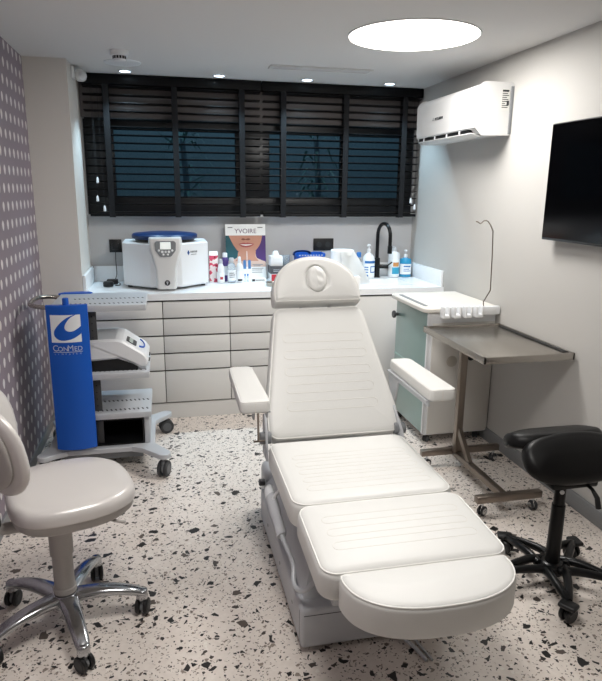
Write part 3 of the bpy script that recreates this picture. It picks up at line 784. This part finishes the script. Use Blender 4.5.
def lobe(yc, zc, nrm, L_, Wd, xo, dr=.35, name='seat_half'):
    n = V(nrm).normalized(); o = ellipse(0, 0, L_, Wd, 56, 2.5); rings = cushion_bm(o, .062, .03, .02, .014)
    mb = MB(); mb.loft(rings)
    for v in mb.bm.verts:
        v.co.z -= 1.2 * v.co.y ** 2 + dr * v.co.x ** 2 * (1 if v.co.x < 0 else .4); 
    u = V((1, 0, 0)); vv = n.cross(u)
    M = Matrix(((u.x, vv.x, n.x, SX + xo), (u.y, vv.y, n.y, yc), (u.z, vv.z, n.z, zc), (0, 0, 0, 1)))
    bmesh.ops.transform(mb.bm, matrix=M, verts=mb.bm.verts); return mb.build(name, M_blackv, t, angle=60)
lobe(1.905, .622, (0, -.68, .73), .212, .106, .0)
lobe(2.07, .652, (0, .36, .93), .208, .105, -.012, -.02)
MB().tube([(SX + .05, SY - .06, .485), (SX + .055, SY - .11, .475), (SX + .062, SY - .135, .45), (SX + .066, SY - .145, .41)], [.007, .007, .010, .011], 10).build('height_lever', M_black, t)

# ------------------------------------------------------------------ steel overbed table
t = thing('instrument_table', 'brushed steel tray table on a wheeled T-frame against the right wall', 'table', (1.77, 3.02, 0))
TX0, TX1, TY0, TY1, TZ = 1.512, 2.018, 2.645, 3.385, .80
tp = MB(); tp.box((TX0 + .004, TY0 + .004, TZ - .033), (TX1 - .004, TY1 - .004, TZ - .008), .003)
for a, b in (((TX0, TY0), (TX1, TY0 + .012)), ((TX0, TY1 - .012), (TX1, TY1)), ((TX0, TY0), (TX0 + .012, TY1)), ((TX1 - .012, TY0), (TX1, TY1))): tp.box((*a, TZ - .036), (*b, TZ), .002)
tt = tp.build('tray_top', M_steel, t)
MB().box((TX1 - .035, TY0 + .05, TZ - .008), (TX1 - .013, TY1 - .05, TZ - .003)).build('rubber_strip', M_black, tt)
MB().box((1.60, 2.96, .105), (1.645, 3.0, TZ - .036), .003).build('column', M_steeld, t) if False else MB().box((1.615, 3.07, .10), (1.655, 3.11, TZ - .036), .003).build('column', M_steeld, t)
MB().box((1.60, 2.72, TZ - .056), (1.66, 3.3, TZ - .036), .003).build('top_rail', M_steeld, t)
MB().box((1.618, 2.555, .072), (1.655, 3.11, .106), .003).build('spine', M_steeld, t)
MB().box((1.475, 2.53, .072), (1.838, 2.568, .108), .003).build('foot_bar', M_steeld, t)
MB().box((1.43, 3.115, .072), (1.93, 3.15, .108), .003).build('foot_bar', M_steeld, t)
MB().tube([(1.636, 3.08, .25), (1.636, 2.93, .10)], .018, 4).build('brace', M_steeld, t)
for x, y, a in ((1.515, 2.549, .4), (1.80, 2.549, 1.5), (1.47, 3.132, .2), (1.90, 3.132, .4)): castor(t, x, y, .026, .075, a, .012, M_chrome, M_rubber, M_chrome)

# ------------------------------------------------------------------ white rolling cart with green glass door
t = thing('rolling_cabinet', 'white wheeled cabinet with green frosted glass door behind the steel table', 'cabinet', (1.78, 3.72, 0))
MB().box((1.583, 3.445, .062), (2.024, 3.995, .862), .004).build('body', M_white, t)
MB().box((1.60, 3.438, .07), (2.02, 3.447, .80), .002).build('rear_panel', mat('cart_back', 'd6d3cd', .5, bump=.02), t)
tpo = smooth_outline([(1.53, 3.42), (2.026, 3.42), (2.026, 4.02), (1.53, 4.02)], [.05, .01, .01, .05], 8)
top = MB().prism(tpo, .868, .90, bev=.008).build('top', mat('cream_cart_top', 'dad6ce', .45, bump=.03), t)
MB().prism(smooth_outline([(1.558, 3.49), (1.585, 3.49), (1.585, 3.93), (1.558, 3.93)], .012), .897, .9025).build('grip_recess', M_grey, top)
dr = MB().box((1.571, 3.455, .075), (1.582, 3.985, .858), .003).build('door', mat('frosted_green_glass', '8aa39e', .3, bump=.04, var=.06, bscale=8, coat=.3), t)
MB().box((1.569, 3.455, .475), (1.572, 3.985, .485)).build('shelf_line', mat('frosted_line', 'a9c4bd', .5, bump=.02), dr)
MB().box((1.568, 3.447, .07), (1.583, 3.462, .862), .002).build('door_edge', M_white, dr)
MB().cyl((1.572, 3.955, .76), (1.548, 3.955, .76), .011).cyl((1.551, 3.955, .76), (1.533, 3.955, .76), .026, bev=.004).build('door_knob', M_dark, dr)
MB().cyl((1.74, 3.439, .552), (1.74, 3.434, .552), .036, bev=.002).build('cable_port', mat('port_cover', 'b9b3a8', .5, bump=.03), t)
MB().cyl((1.87, 3.439, .575), (1.87, 3.434, .575), .024).build('cable_hole', M_black, t)
rl = MB().box((1.635, 3.395, .852), (2.022, 3.425, .905), .006).build('holder_rail', M_white, t)
for k in range(4):
    x = 1.645 + k * .072
    b = MB(); b.box((x - .024, 3.35, .845), (x + .024, 3.40, .868), .006, 3).box((x - .024, 3.35, .86), (x - .012, 3.40, .918), .005, 3).box((x + .012, 3.35, .86), (x + .024, 3.40, .918), .005, 3); b.build('clip', M_white, rl)
MB().tube([(1.914, 3.41, .90), (1.910, 3.41, .932), (1.951, 3.41, 1.004), (1.945, 3.41, 1.2), (1.936, 3.41, 1.363), (1.918, 3.41, 1.395), (1.899, 3.41, 1.42), (1.885, 3.41, 1.425), (1.869, 3.41, 1.423), (1.855, 3.41, 1.41), (1.846, 3.41, 1.408), (1.832, 3.41, 1.417), (1.82, 3.41, 1.42)], .0035, 8).build('cable_arm', M_steeld, rl)
for x, y, a in ((1.62, 3.49, .5), (1.97, 3.49, 1.2), (1.62, 3.95, .3), (1.97, 3.95, 1.8)): castor(t, x, y, .022, .064, a, .012, M_dark)

# ------------------------------------------------------------------ things on the worktop
ZW = .90
# centrifuge
t = thing('centrifuge', 'white benchtop centrifuge with a blue lid on the worktop', 'centrifuge', (.01, 4.56, ZW))
ol = smooth_outline(ccw([V(p) for p in [(-.29, 4.545), (-.10, 4.375), (.115, 4.375), (.31, 4.545), (.31, 4.82), (-.29, 4.82)]]), [.02] * 6, 5)
MB().prism(ol, ZW + .018, 1.225, bev=.010).build('housing', M_white, t)
ns = []
for z, w, y, d in ((.912, .064, 4.335, .1), (.93, .066, 4.333, .1), (1.05, .070, 4.332, .1), (1.12, .088, 4.328, .1), (1.18, .104, 4.325, .1), (1.24, .108, 4.328, .1), (1.262, .106, 4.336, .1), (1.268, .10, 4.35, .1)):
    ns.append([V((p.x + .008, p.y, z)) for p in smooth_outline([(-w, y), (w, y), (w + .01, 4.45), (-w - .01, 4.45)], [.02, .02, .01, .01], 5)])
MB().loft(ns).build('front_column', M_acw, t)
MB().lathe([(.001, 1.245), (.225, 1.245), (.232, 1.252), (.232, 1.27), (.222, 1.28), (.15, 1.288), (.001, 1.29)], (.008, 4.60, 0), 56).build('lid', M_bluel, t)
for v in (): pass
MB().lathe([(.001, 1.232), (.21, 1.232), (.21, 1.246), (.001, 1.246)], (.008, 4.60, 0), 48).build('lid_seal', M_black, t)
DF = frame((.008, 4.3245, 1.19), (1, 0, 0), (0, -.02, 1))
MB().prism(ccw([V(p) for p in smooth_outline([(-.072, .055), (-.068, -.01), (-.035, -.052), (.035, -.052), (.068, -.01), (.072, .055)][::-1], .018)]), 0, .004, M=DF).build('control_panel', M_grey, t)
MB().box((-.035, .0, .004), (.035, .048, .006), M=DF).build('display', mat('lit_display', 'f2f6f4', .3, emit='e8f4f0', estr=.35, bump=.01), t)
for x, y, r in ((-.045, -.008, .008), (-.022, -.018, .009), (.0, -.018, .008), (.022, -.018, .009), (.045, -.008, .008), (-.015, -.036, .007), (.015, -.036, .007)):
    MB().cyl(DF @ V((x, y, .003)), DF @ V((x, y, .007)), r, n=16, bev=.0015).build('button', M_white, t)
BM_ = frame((.012, 4.333, .957), (1, 0, 0), (0, 0, 1))
bd = MB().cyl(BM_ @ V((0, 0, 0)), BM_ @ V((0, 0, .004)), .019, bev=.001).build('emblem', M_ink, t)
MB().box((-.004, -.011, .004), (.004, .011, .0052), M=BM_).box((-.009, .004, .004), (.009, .009, .0052), M=BM_).build('emblem_mark', M_lgrey, bd)
# small mark and lettering on the right front face
d = V((.195, .17, 0)).normalized(); LF = frame(V((.165, 4.4185, 1.155)) + V((d.y, -d.x, 0)) * .0006, d, (0, 0, 1))
MB().prism([V(p) for p in [(0, -.018), (.012, 0), (0, .018), (-.012, 0)]], 0, .0008, M=LF).build('logo_diamond', mat('logo_blue', '234d8c', .5, bump=.01), t)
lg = MB()
for k in range(5): lg.box((.02 + k * .0135, -.002, 0), (.029 + k * .0135, .011, .0008), M=LF)
lg.box((.024, -.016, 0), (.075, -.012, .0008), M=LF); lg.build('logo_print', M_grey, t)
for x, y in ((-.25, 4.58), (.27, 4.58), (-.25, 4.78), (.27, 4.78), (.01, 4.42)): MB().cyl((x, y, ZW), (x, y, ZW + .02), .016).build('foot', M_rubber, t)
# sockets
for i, (x0, x1, z0, z1, lab) in enumerate([(-.405, -.315, 1.118, 1.215, 'black wall socket with a plugged-in adapter left of the centrifuge'), (1.185, 1.353, 1.115, 1.213, 'wide black double wall socket left of the tap')]):
    t = thing('wall_socket', lab, 'socket', ((x0 + x1) / 2, YB, z0))
    MB().box((x0, YB - .012, z0), (x1, YB, z1), .003).build('plate', M_black, t)
    n = 1 if i == 0 else 2
    for k in range(n):
        cx = (x0 + x1) / 2 + (k - (n - 1) / 2) * .075
        MB().cyl((cx, YB - .012, (z0 + z1) / 2), (cx, YB - .0135, (z0 + z1) / 2), .022).build('outlet', M_ink, t)
t = thing('power_adapter', 'small black power adapter with plug and cable lying left of the centrifuge', 'power adapter', (-.39, 4.72, ZW))
MB().box((-.425, 4.70, ZW), (-.345, 4.76, ZW + .035), .006).build('brick', M_black, t)
MB().box((-.385, YB - .045, 1.14), (-.335, YB - .0136, 1.19), .005).build('plug', M_black, t)
MB().tube(catmull([(-.36, YB - .03, 1.14), (-.362, YB - .035, 1.05), (-.36, 4.85, .96), (-.37, 4.80, .92), (-.36, 4.76, .915)], 8), .003, 8).build('cable', M_black, t)
MB().tube(catmull([(-.345, 4.73, .91), (-.325, 4.70, .905), (-.33, 4.64, .904), (-.36, 4.63, .904)], 6), .003, 8).build('output_cable', M_black, t)
setp(MB().lathe([(.02, 0), (.036, .003), (.037, .03), (.03, .038), (.001, .039)], (-.405, 4.60, ZW), 28).build('round_puck', M_black, None, loc=(-.405, 4.60, ZW)), 'small round black puck on the worktop in front of the adapter', 'puck')

# poster standing against the wall
PX0, PX1, PZ0, PZ1 = .468, .782, ZW, 1.332
t = thing('advertising_poster', 'upright advertising card with a woman\'s lower face and lips, headed YVOIRE', 'poster', ((PX0 + PX1) / 2, 4.82, ZW))
PW, PH = PX1 - PX0, PZ1 - PZ0
PF = frame((PX0, 4.80, PZ0), (1, 0, 0), (0, .12, 1))
MB().box((0, 0, -.004), (PW, PH, 0), M=PF).build('card', M_paperw, t)
def pp(name, pts, m, lev): 
    b = bmesh.new(); b.faces.new([b.verts.new((p[0] * PW, p[1] * PH, lev * .0005)) for p in pts]).normal_update(); bmesh.ops.triangulate(b, faces=b.faces)
    mb = MB(); mb.merge(b, PF); return mb.build(name, m, t)
C = lambda pts, n=6: [tuple(p) for p in catmull([V(p) for p in pts], n)]
pp('teal_background', [(.0, .26), (.5, .26), (.5, .80), (0, .80)], mat('print_teal', '1f5660', .5, bump=.02), 1)
pp('purple_background', [(.5, .26), (1, .26), (1, .80), (.5, .80)], mat('print_purple', '4a2f6d', .5, bump=.02), 1)
skin = mat('print_skin', 'c08a74', .5, bump=.02, var=.08, bscale=14); skin2 = mat('print_skin_pale', 'd8bcae', .5, bump=.02)
pp('shoulders', C([(0, .02), (.0, .30), (.12, .36), (.27, .40), (.30, .48)]) + C([(.74, .48), (.77, .40), (.9, .35), (1, .30), (1, .02)]), skin2, 2)
pp('face', C([(.08, .80), (.13, .72), (.20, .62), (.28, .54), (.40, .46), (.52, .445), (.64, .46), (.78, .56), (.87, .66), (.92, .80)]), skin, 3)
pp('neck', C([(.30, .50), (.29, .40), (.22, .34)]) + C([(.82, .34), (.74, .42), (.75, .52)]), skin, 2.5)
pp('nose_shadow', C([(.38, .735), (.43, .715), (.50, .72), (.57, .715), (.62, .735), (.56, .75), (.50, .735), (.44, .75), (.38, .735)], 4)[:-1], mat('print_brown', '7d4a3c', .5, bump=.02), 4)
pp('upper_lip', C([(.30, .645), (.40, .665), (.46, .672), (.50, .664), (.54, .672), (.60, .665), (.72, .645), (.60, .64), (.50, .638), (.40, .64), (.30, .645)], 4)[:-1], mat('print_lip', 'a4504f', .4, bump=.02), 4)
pp('teeth', C([(.36, .641), (.50, .640), (.66, .641), (.50, .618), (.36, .641)], 4)[:-1], M_paperw, 5)
pp('lower_lip', C([(.32, .640), (.42, .622), (.51, .615), (.60, .622), (.70, .640), (.62, .60), (.51, .588), (.40, .60), (.32, .640)], 4)[:-1], MATS['print_lip'], 4)
pp('info_band', [(0, 0), (1, 0), (1, .235), (0, .235)], M_paperw, 4)
pp('vertical_line', [(.515, .235), (.53, .235), (.53, .52), (.515, .52)], M_paperw, 5)
for x in (.46, .58): pp('vial_picture', [(x - .035, .20), (x + .035, .20), (x + .035, .34), (x + .02, .36), (x - .02, .36), (x - .035, .34)], mat('print_vial', '4d7fb5', .4, bump=.02), 6)
for k, (x0, x1, y) in enumerate([(.66, .92, .27), (.68, .86, .245), (.64, .93, .20), (.64, .9, .17), (.12, .4, .15), (.12, .38, .12), (.64, .9, .13)]): pp('print_line', [(x0, y), (x1, y), (x1, y + .012), (x0, y + .012)], mat('print_grey', '8b8d92', .5, bump=.02), 7)
pp('header_band', [(0, .80), (1, .80), (1, 1), (0, 1)], M_paperw, 5)
for x0, x1 in ((.06, .18), (.80, .93)): pp('header_print', [(x0, .935), (x1, .935), (x1, .948), (x0, .948)], M_ink, 6)
text('YVOIRE', .050, mat('print_mauve', '6b5266', .5, bump=.02), PF @ Matrix.Translation((PW * .5, PH * .84, .0032)), t, 'lettering', .0003, 1.02)

# bottles and boxes
def bottle(name, lab, cat, x, y, prof, m, capprof=None, capm=None, label=None, lm=None, pump=None, pm=None, group=None, print_=None):
    t = thing(name, lab, cat, (x, y, ZW), group=group)
    MB().lathe(prof, (x, y, ZW), 28).build('body', m, t)
    if capprof: MB().lathe(capprof, (x, y, ZW), 20).build('cap', capm, t)
    if label:
        z0, z1, r = label; n = 20; rings = []
        ar = [PI * (1.08 + .84 * k / n) for k in range(n + 1)]
        MB().loft([[V((x + rr * math.cos(a), y + rr * math.sin(a), ZW + z)) for a in (ar if rr == r + .0008 else ar)] for rr, z in ((r + .0008, z0), (r + .0008, z1))], False, False, closed=False).build('label', lm, t)
        if print_:
            pr = MB()
            for a0, a1, za, zb in print_:
                aa = [PI * (a0 + (a1 - a0) * k / 8) for k in range(9)]
                pr.loft([[V((x + (r + .0014) * math.cos(a), y + (r + .0014) * math.sin(a), ZW + z)) for a in aa] for z in (za, zb)], False, False, closed=False)
            pr.build('label_print', print_m, t)
    if pump:
        z, L_, a = pump; d = V((math.cos(a), math.sin(a), 0)); c = V((x, y, ZW + z))
        b = MB(); b.cyl(c, c + V((0, 0, .028)), .0145, bev=.002).cyl(c + V((0, 0, .028)), c + V((0, 0, .05)), .005).cyl(c + V((0, 0, .05)), c + V((0, 0, .064)), .012, bev=.003)
        b.tube([c + V((0, 0, .058)), c + V((0, 0, .058)) + d * L_ * .8, c + V((0, 0, .052)) + d * L_], .0055, 8); b.build('pump', pm, t)
    return t
M_clear = mat('clear_plastic', 'dfe8ee', .15, trans=.75, ior=1.3)
M_bluep = mat('label_blue', '2b6fb5', .5, bump=.02)
M_lab = mat('label_white', 'eef2f4', .5, bump=.02)
M_teal = mat('label_teal', '37a0c4', .5, bump=.02)
M_bluegel = mat('blue_gel_bottle', '2e95c2', .2, bump=.01, coat=.2)
print_m = M_bluep
bottle('sanitiser_bottle', 'large white pump bottle with blue printed label left of the tap', 'bottle', 1.612, 4.75, [(.03, 0), (.049, .004), (.05, .02), (.05, .15), (.046, .172), (.028, .195), (.016, .204), (.016, .212)], M_white, label=(.02, .15, .05), lm=M_lab, pump=(.21, .042, -2.2), pm=M_white,
       print_=[(1.2, 1.85, .125, .145), (1.18, 1.4, .02, .035), (1.18, 1.4, .05, .058), (1.18, 1.4, .07, .078), (1.18, 1.4, .09, .098), (1.5, 1.85, .05, .058), (1.5, 1.85, .095, .103), (1.5, 1.54, .05, .103), (1.81, 1.85, .05, .103)])
print_m = M_teal
bottle('soap_bottle', 'white soap bottle with teal and orange label right of the tap', 'bottle', 1.845, 4.79, [(.03, 0), (.045, .004), (.046, .02), (.046, .185), (.040, .202), (.018, .21), (.018, .216)], M_white, [(.018, .214), (.018, .232), (.012, .238), (.012, .252), (.001, .253)], M_lgrey, label=(.02, .15, .046), lm=M_lab,
       print_=[(1.3, 1.8, .03, .085)])
print_m = mat('label_orange', 'c98b4e', .5, bump=.02)
lo = bpy.data.objects['soap_bottle']; pr = MB()
aa = [PI * (1.35 + .35 * k / 8) for k in range(9)]
pr.loft([[V((1.845 + .0475 * math.cos(a), 4.79 + .0475 * math.sin(a), ZW + z)) for a in aa] for z in (.092, .125)], False, False, closed=False); pr.build('label_picture', print_m, lo)
print_m = M_bluep
bottle('sanitiser_bottle', 'blue translucent pump bottle, rightmost on the worktop', 'bottle', 1.95, 4.80, [(.03, 0), (.049, .004), (.05, .02), (.05, .135), (.043, .15), (.022, .156), (.016, .16)], M_bluegel, label=(.025, .11, .05), lm=M_lab, pump=(.158, .035, -1.9), pm=M_white, print_=[(1.3, 1.7, .085, .095), (1.3, 1.6, .065, .07), (1.3, 1.7, .05, .055)])
setp(MB().lathe([(.015, 0), (.022, .003), (.022, .075), (.018, .085), (.001, .086)], (1.885, 4.855, ZW), 20).build('dispenser_bottle', M_black, None, loc=(1.885, 4.855, ZW)), 'small black bottle between the soap and the blue bottle', 'bottle')
bottle('test_tube', 'slim clear tube with a blue cap left of the white pump bottle', 'tube', 1.535, 4.77, [(.006, 0), (.015, .008), (.016, .03), (.016, .17), (.016, .172)], M_clear, [(.0185, .17), (.0185, .205), (.015, .21), (.001, .21)], M_bluep)
print_m = M_ink
bottle('pump_bottle', 'small white pump bottle in front of the poster', 'bottle', .553, 4.66, [(.015, 0), (.024, .003), (.025, .01), (.025, .125), (.020, .14), (.011, .15), (.011, .155)], M_white, [(.013, .152), (.013, .175), (.010, .195), (.001, .2)], M_white, label=(.01, .09, .025), lm=M_lab, print_=[(1.3, 1.75, .015, .03)])
bottle('saline_bottle', 'clear squat bottle with white label left of the small pump bottle', 'bottle', .492, 4.66, [(.02, 0), (.030, .004), (.031, .02), (.031, .125), (.024, .145), (.014, .155), (.014, .16)], M_clear, [(.0175, .155), (.0175, .185), (.015, .19), (.001, .19)], M_lgrey, label=(.02, .1, .031), lm=M_lab, print_=[(1.3, 1.75, .06, .066), (1.3, 1.7, .075, .08), (1.3, 1.7, .045, .05)])
print_m = M_red
bottle('spray_bottle', 'small white bottle with a red mark beside the pink patterned carton', 'bottle', .412, 4.66, [(.018, 0), (.027, .004), (.028, .02), (.026, .11), (.018, .135), (.011, .15), (.011, .155)], M_white, [(.014, .15), (.014, .165), (.012, .18), (.001, .182)], M_lgrey, label=(.02, .08, .0275), lm=M_lab, print_=[(1.4, 1.65, .03, .05)])
print_m = M_ink
bottle('supplement_bottle', 'white and purple bottle between spray and clear bottle', 'bottle', .452, 4.745, [(.018, 0), (.027, .004), (.028, .02), (.028, .16), (.020, .185), (.014, .19)], mat('purple_print', '4b3a78', .45, bump=.02), [(.018, .185), (.018, .215), (.015, .22), (.001, .22)], M_white, label=(.05, .12, .028), lm=M_lab)
# patterned carton
def carton_mat():
    m = mat('pink_floral_print', 'f1e4e4', .5); T = NT(m); tc = T.new('ShaderNodeTexCoord')
    v = T.new('ShaderNodeTexNoise'); v.inputs['Scale'].default_value = 26; v.inputs['Detail'].default_value = 1
    T.nt.links.new(tc.outputs['Object'], v.inputs['Vector'])
    a = T.mix(T.m('GREATER_THAN', v.outputs['Fac'], .52), (*hx('f1e6e4'), 1), (*hx('d8506a'), 1))
    T.nt.links.new(T.mix(T.m('GREATER_THAN', v.outputs['Fac'], .66), a, (*hx('8c2338'), 1)), T.b.inputs['Base Color']); return m
t = thing('carton', 'pink and red patterned carton right beside the centrifuge', 'carton', (.362, 4.73, ZW))
MB().box((.33, 4.70, ZW), (.395, 4.76, ZW + .205), .002).build('box', carton_mat(), t)
MB().prism([V((4.70, 0)), V((4.76, 0)), V((4.73, .03))], .331, .394, M=Matrix(((0, 0, 1, 0), (1, 0, 0, 0), (0, 1, 0, ZW + .2045), (0, 0, 0, 1)))).build('gable_top', M_paperw, t)
# stack right of the poster
def cbox(name, lab, cat, lo, hi, m, face=None, fm=None):
    t = thing(name, lab, cat, ((lo[0] + hi[0]) / 2, (lo[1] + hi[1]) / 2, lo[2]))
    MB().box(lo, hi, .0025).build('box', m, t)
    if face:
        b = MB()
        for x0, x1, z0, z1 in face: b.box((lo[0] + x0, lo[1] - .0006, lo[2] + z0), (lo[0] + x1, lo[1] + .0006, lo[2] + z1))
        b.build('print', fm, t)
    return t
cbox('carton', 'white carton with red printed panel at the bottom of the stack by the poster', 'carton', (.80, 4.66, ZW), (.985, 4.80, ZW + .06), M_paperw, [(.0, .055, .002, .058)], M_red)
pb = bpy.data.objects['print']
cbox('carton', 'dark grey flat carton in the middle of the stack by the poster', 'carton', (.795, 4.665, ZW + .06), (.98, 4.80, ZW + .118), mat('dark_card', '4a4b50', .5, bump=.03), [(.02, .07, .03, .034), (.02, .09, .018, .022)], M_lgrey)
t = thing('tissue_box', 'white tissue box on top of the carton stack by the poster', 'tissue box', (.842, 4.73, ZW + .118))
MB().box((.797, 4.685, ZW + .118), (.893, 4.79, ZW + .195), .004).build('box', M_white, t)
MB().loft([[V((.845 + .028 * math.cos(a) * q, 4.735 + .028 * math.sin(a) * q, ZW + .194 + h + .006 * math.sin(5 * a) * (h > .01))) for a in [2 * PI * k / 20 for k in range(20)]] for q, h in ((1, 0), (.9, .012), (.75, .024), (.3, .036))]).build('tissue', M_paperw, t)
t = thing('measuring_cup', 'small clear plastic cup beside the tissue box', 'cup', (.93, 4.74, ZW + .118))
MB().lathe([(.001, .002), (.024, 0), (.03, .075), (.033, .076), (.033, .079), (.028, .078), (.022, .005), (.001, .005)], (.93, 4.74, ZW + .118), 24).build('body', M_clear, t)
t = thing('kidney_tray', 'small dark steel tray with a lid in front of the carton stack', 'tray', (.775, 4.45, ZW))
MB().lathe([(.03, 0), (.048, .004), (.055, .028), (.058, .03), (.052, .03), (.045, .006), (.001, .006)], (.775, 4.45, ZW), 28).build('dish', M_steel, t)
MB().box((.75, 4.42, ZW + .008), (.80, 4.47, ZW + .026), .006).build('insert', M_dark, t)
t = thing('plastic_basket', 'blue plastic basket behind the headrest of the chair', 'basket', (1.11, 4.72, ZW))
BX = 1.09; bk = MB(); q0 = smooth_outline([(-.10, -.06), (.10, -.06), (.10, .06), (-.10, .06)], .02); q1 = smooth_outline([(-.112, -.075), (.112, -.075), (.112, .075), (-.112, .075)], .025)
bk.loft([[V((1.11 + p.x, 4.72 + p.y, ZW)) for p in q0], [V((1.11 + p.x, 4.72 + p.y, ZW + .19)) for p in q1], [V((1.11 + p.x * 1.05, 4.72 + p.y * 1.07, ZW + .192)) for p in q1], [V((1.11 + p.x * 1.05, 4.72 + p.y * 1.07, ZW + .215)) for p in q1], [V((1.11 + p.x * .97, 4.72 + p.y * .96, ZW + .213)) for p in q1], [V((1.11 + p.x * .95, 4.72 + p.y * .93, ZW + .01)) for p in q0]])
bk.build('tub', M_blue, t)
pk = MB()
for k in range(9): pk.box((1.012 + k * .022, 4.6385, ZW + .199), (1.022 + k * .022, 4.6395, ZW + .207))
pk.build('rim_holes', M_lgrey, t)
MB().tube(catmull([(.985, 4.72, ZW + .2), (1.0, 4.71, ZW + .225), (1.05, 4.70, ZW + .232), (1.10, 4.71, ZW + .225), (1.12, 4.72, ZW + .2)], 6), .014, 8, flat=.5).build('handle', M_bluel, t)
# paper towel roll, tilted, with a loose sheet
t = thing('paper_roll', 'thick white paper towel roll with a loose sheet left of the test tube', 'paper roll', (1.36, 4.58, ZW))
MB().lathe([(.022, .0), (.086, .0), (.09, .004), (.09, .243), (.086, .247), (.022, .247), (.022, .243), (.022, .004)], (1.345, 4.60, ZW), 40).build('roll', M_paperw, t)
MB().lathe([(.001, .2465), (.021, .2465), (.021, .248), (.001, .248)], (1.345, 4.60, ZW), 20).build('core', mat('card_core', 'cfc8bd', .8, bump=.1), t)
ls = MB(); rows_ = []
for k in range(9):
    q = k / 8
    rows_.append([V((1.30 + .02 * q + (.125 + .09 * q) * j, 4.505 - .05 * q + .03 * j * (1 - q) - .012 * math.sin(7 * q + 5 * j), ZW + .236 * (1 - q) ** .9 + .003)) for j in (0, .25, .5, .75, 1)])
lsb = bmesh.new(); vv = [[lsb.verts.new(p) for p in r] for r in rows_]
for i in range(8):
    for j in range(4): lsb.faces.new((vv[i][j], vv[i][j + 1], vv[i + 1][j + 1], vv[i + 1][j]))
bmesh.ops.solidify(lsb, geom=lsb.faces, thickness=.003); ls.merge(lsb); ls.build('loose_sheet', M_paperw, t, angle=60)
t = thing('carton', 'white carton lying against the loose paper beside the sink', 'carton', (1.36, 4.30, ZW))
MB().box((1.335, 4.25, ZW), (1.385, 4.34, ZW + .085), .003).build('box', M_paperw, t); MB().box((1.345, 4.27, ZW + .0848), (1.375, 4.32, ZW + .0865)).build('opening', M_lgrey, t)
# small things on the worktop in front of the poster
for k, (x, y) in enumerate([(.60, 4.70), (.622, 4.705)]):
    tt_ = thing('vial', ['small clear vial with blue cap at the foot of the poster, the left one', 'small clear vial with blue cap at the foot of the poster, the right one'][k], 'vial', (x, y, ZW))
    MB().lathe([(.004, 0), (.008, .001), (.008, .04), (.005, .046), (.001, .046)], (x, y, ZW), 16).build('body', M_clear, tt_); MB().cyl((x, y, ZW + .045), (x, y, ZW + .06), .0065).build('cap', M_bluep, tt_)
cbox('small_box', 'small white box with black printed end in front of the poster', 'box', (.65, 4.68, ZW), (.76, 4.72, ZW + .026), M_paperw, [(.002, .025, .004, .022), (.03, .1, .01, .016)], M_ink)
for k, (x, y, r, lab) in enumerate([(.60, 4.50, .2, 'white sheet of paper lying on the worktop in front of the bottles'), (.70, 4.43, -.3, 'white sheet of paper lying on the worktop nearest the headrest')]):
    M = Matrix.Translation((x, y, ZW + .0002 + k * .0006)) @ Matrix.Rotation(r, 4, 'Z'); b = MB().box((-.075, -.05, 0), (.075, .05, .0005), M=M)
    setp(b.build('paper_sheet', M_paperw, None, loc=(x, y, ZW)), lab, 'paper')

# ------------------------------------------------------------------ lights, sky, camera
def light(name, kind, loc, energy, col, rot=(0, 0, 0), **k):
    d = bpy.data.lights.new(name, kind); d.energy = energy; d.color = col
    for a, v in k.items(): setattr(d, a, v)
    o = bpy.data.objects.new(name, d); COL.objects.link(o); o.location = loc; o.rotation_euler = rot
    return o
light('round_panel_lamp', 'AREA', (1.303, 3.25, ZC - .012), 28, (1, .985, .965), shape='DISK', size=.66)
for x, y in [(-.212, 4.66), (.427, 4.655), (1.062, 4.65), (1.691, 4.645)]:
    light('downlight_lamp', 'SPOT', (x, y, ZC - .012), 38, (.58, .83, 1), spot_size=math.radians(100), spot_blend=.6, shadow_soft_size=.03)
light('unseen_panel_lamp', 'AREA', (.25, 1.45, ZC - .012), 21, (1, .985, .965), shape='DISK', size=.66)  # lamp of the unseen added panel; lights the chair's front
light('dusk_sky_lamp', 'AREA', (.9, 6.1, 3.1), 14, (.45, .75, 1), shape='RECTANGLE', size=4, size_y=1.2)
w = bpy.data.worlds.new('dusk'); sc.world = w; w.use_nodes = True
w.node_tree.nodes['Background'].inputs[0].default_value = (.12, .25, .38, 1)
w.node_tree.nodes['Background'].inputs[1].default_value = .12
cd = bpy.data.cameras.new('camera'); cam = bpy.data.objects.new('camera', cd); COL.objects.link(cam)
f, yaw, pit, rol, hgt = 614.33, *map(math.radians, (12.557, 13.696, .59)), 1.587
F = V((math.sin(yaw) * math.cos(pit), math.cos(yaw) * math.cos(pit), -math.sin(pit)))
R = V((math.cos(yaw), -math.sin(yaw), 0)); U = R.cross(F)
R2 = R * math.cos(rol) + U * math.sin(rol); U2 = -R * math.sin(rol) + U * math.cos(rol)
cam.matrix_world = Matrix(((R2.x, U2.x, -F.x, 0), (R2.y, U2.y, -F.y, 0), (R2.z, U2.z, -F.z, hgt), (0, 0, 0, 1)))
cd.sensor_fit = 'HORIZONTAL'; cd.sensor_width = 36; cd.lens = f / 602 * 36; cd.clip_start = .02
sc.camera = cam
vs = sc.view_settings; vs.view_transform = 'Standard'; vs.look = 'None'; vs.gamma = 1; vs.use_curve_mapping = False; vs.exposure = -.02
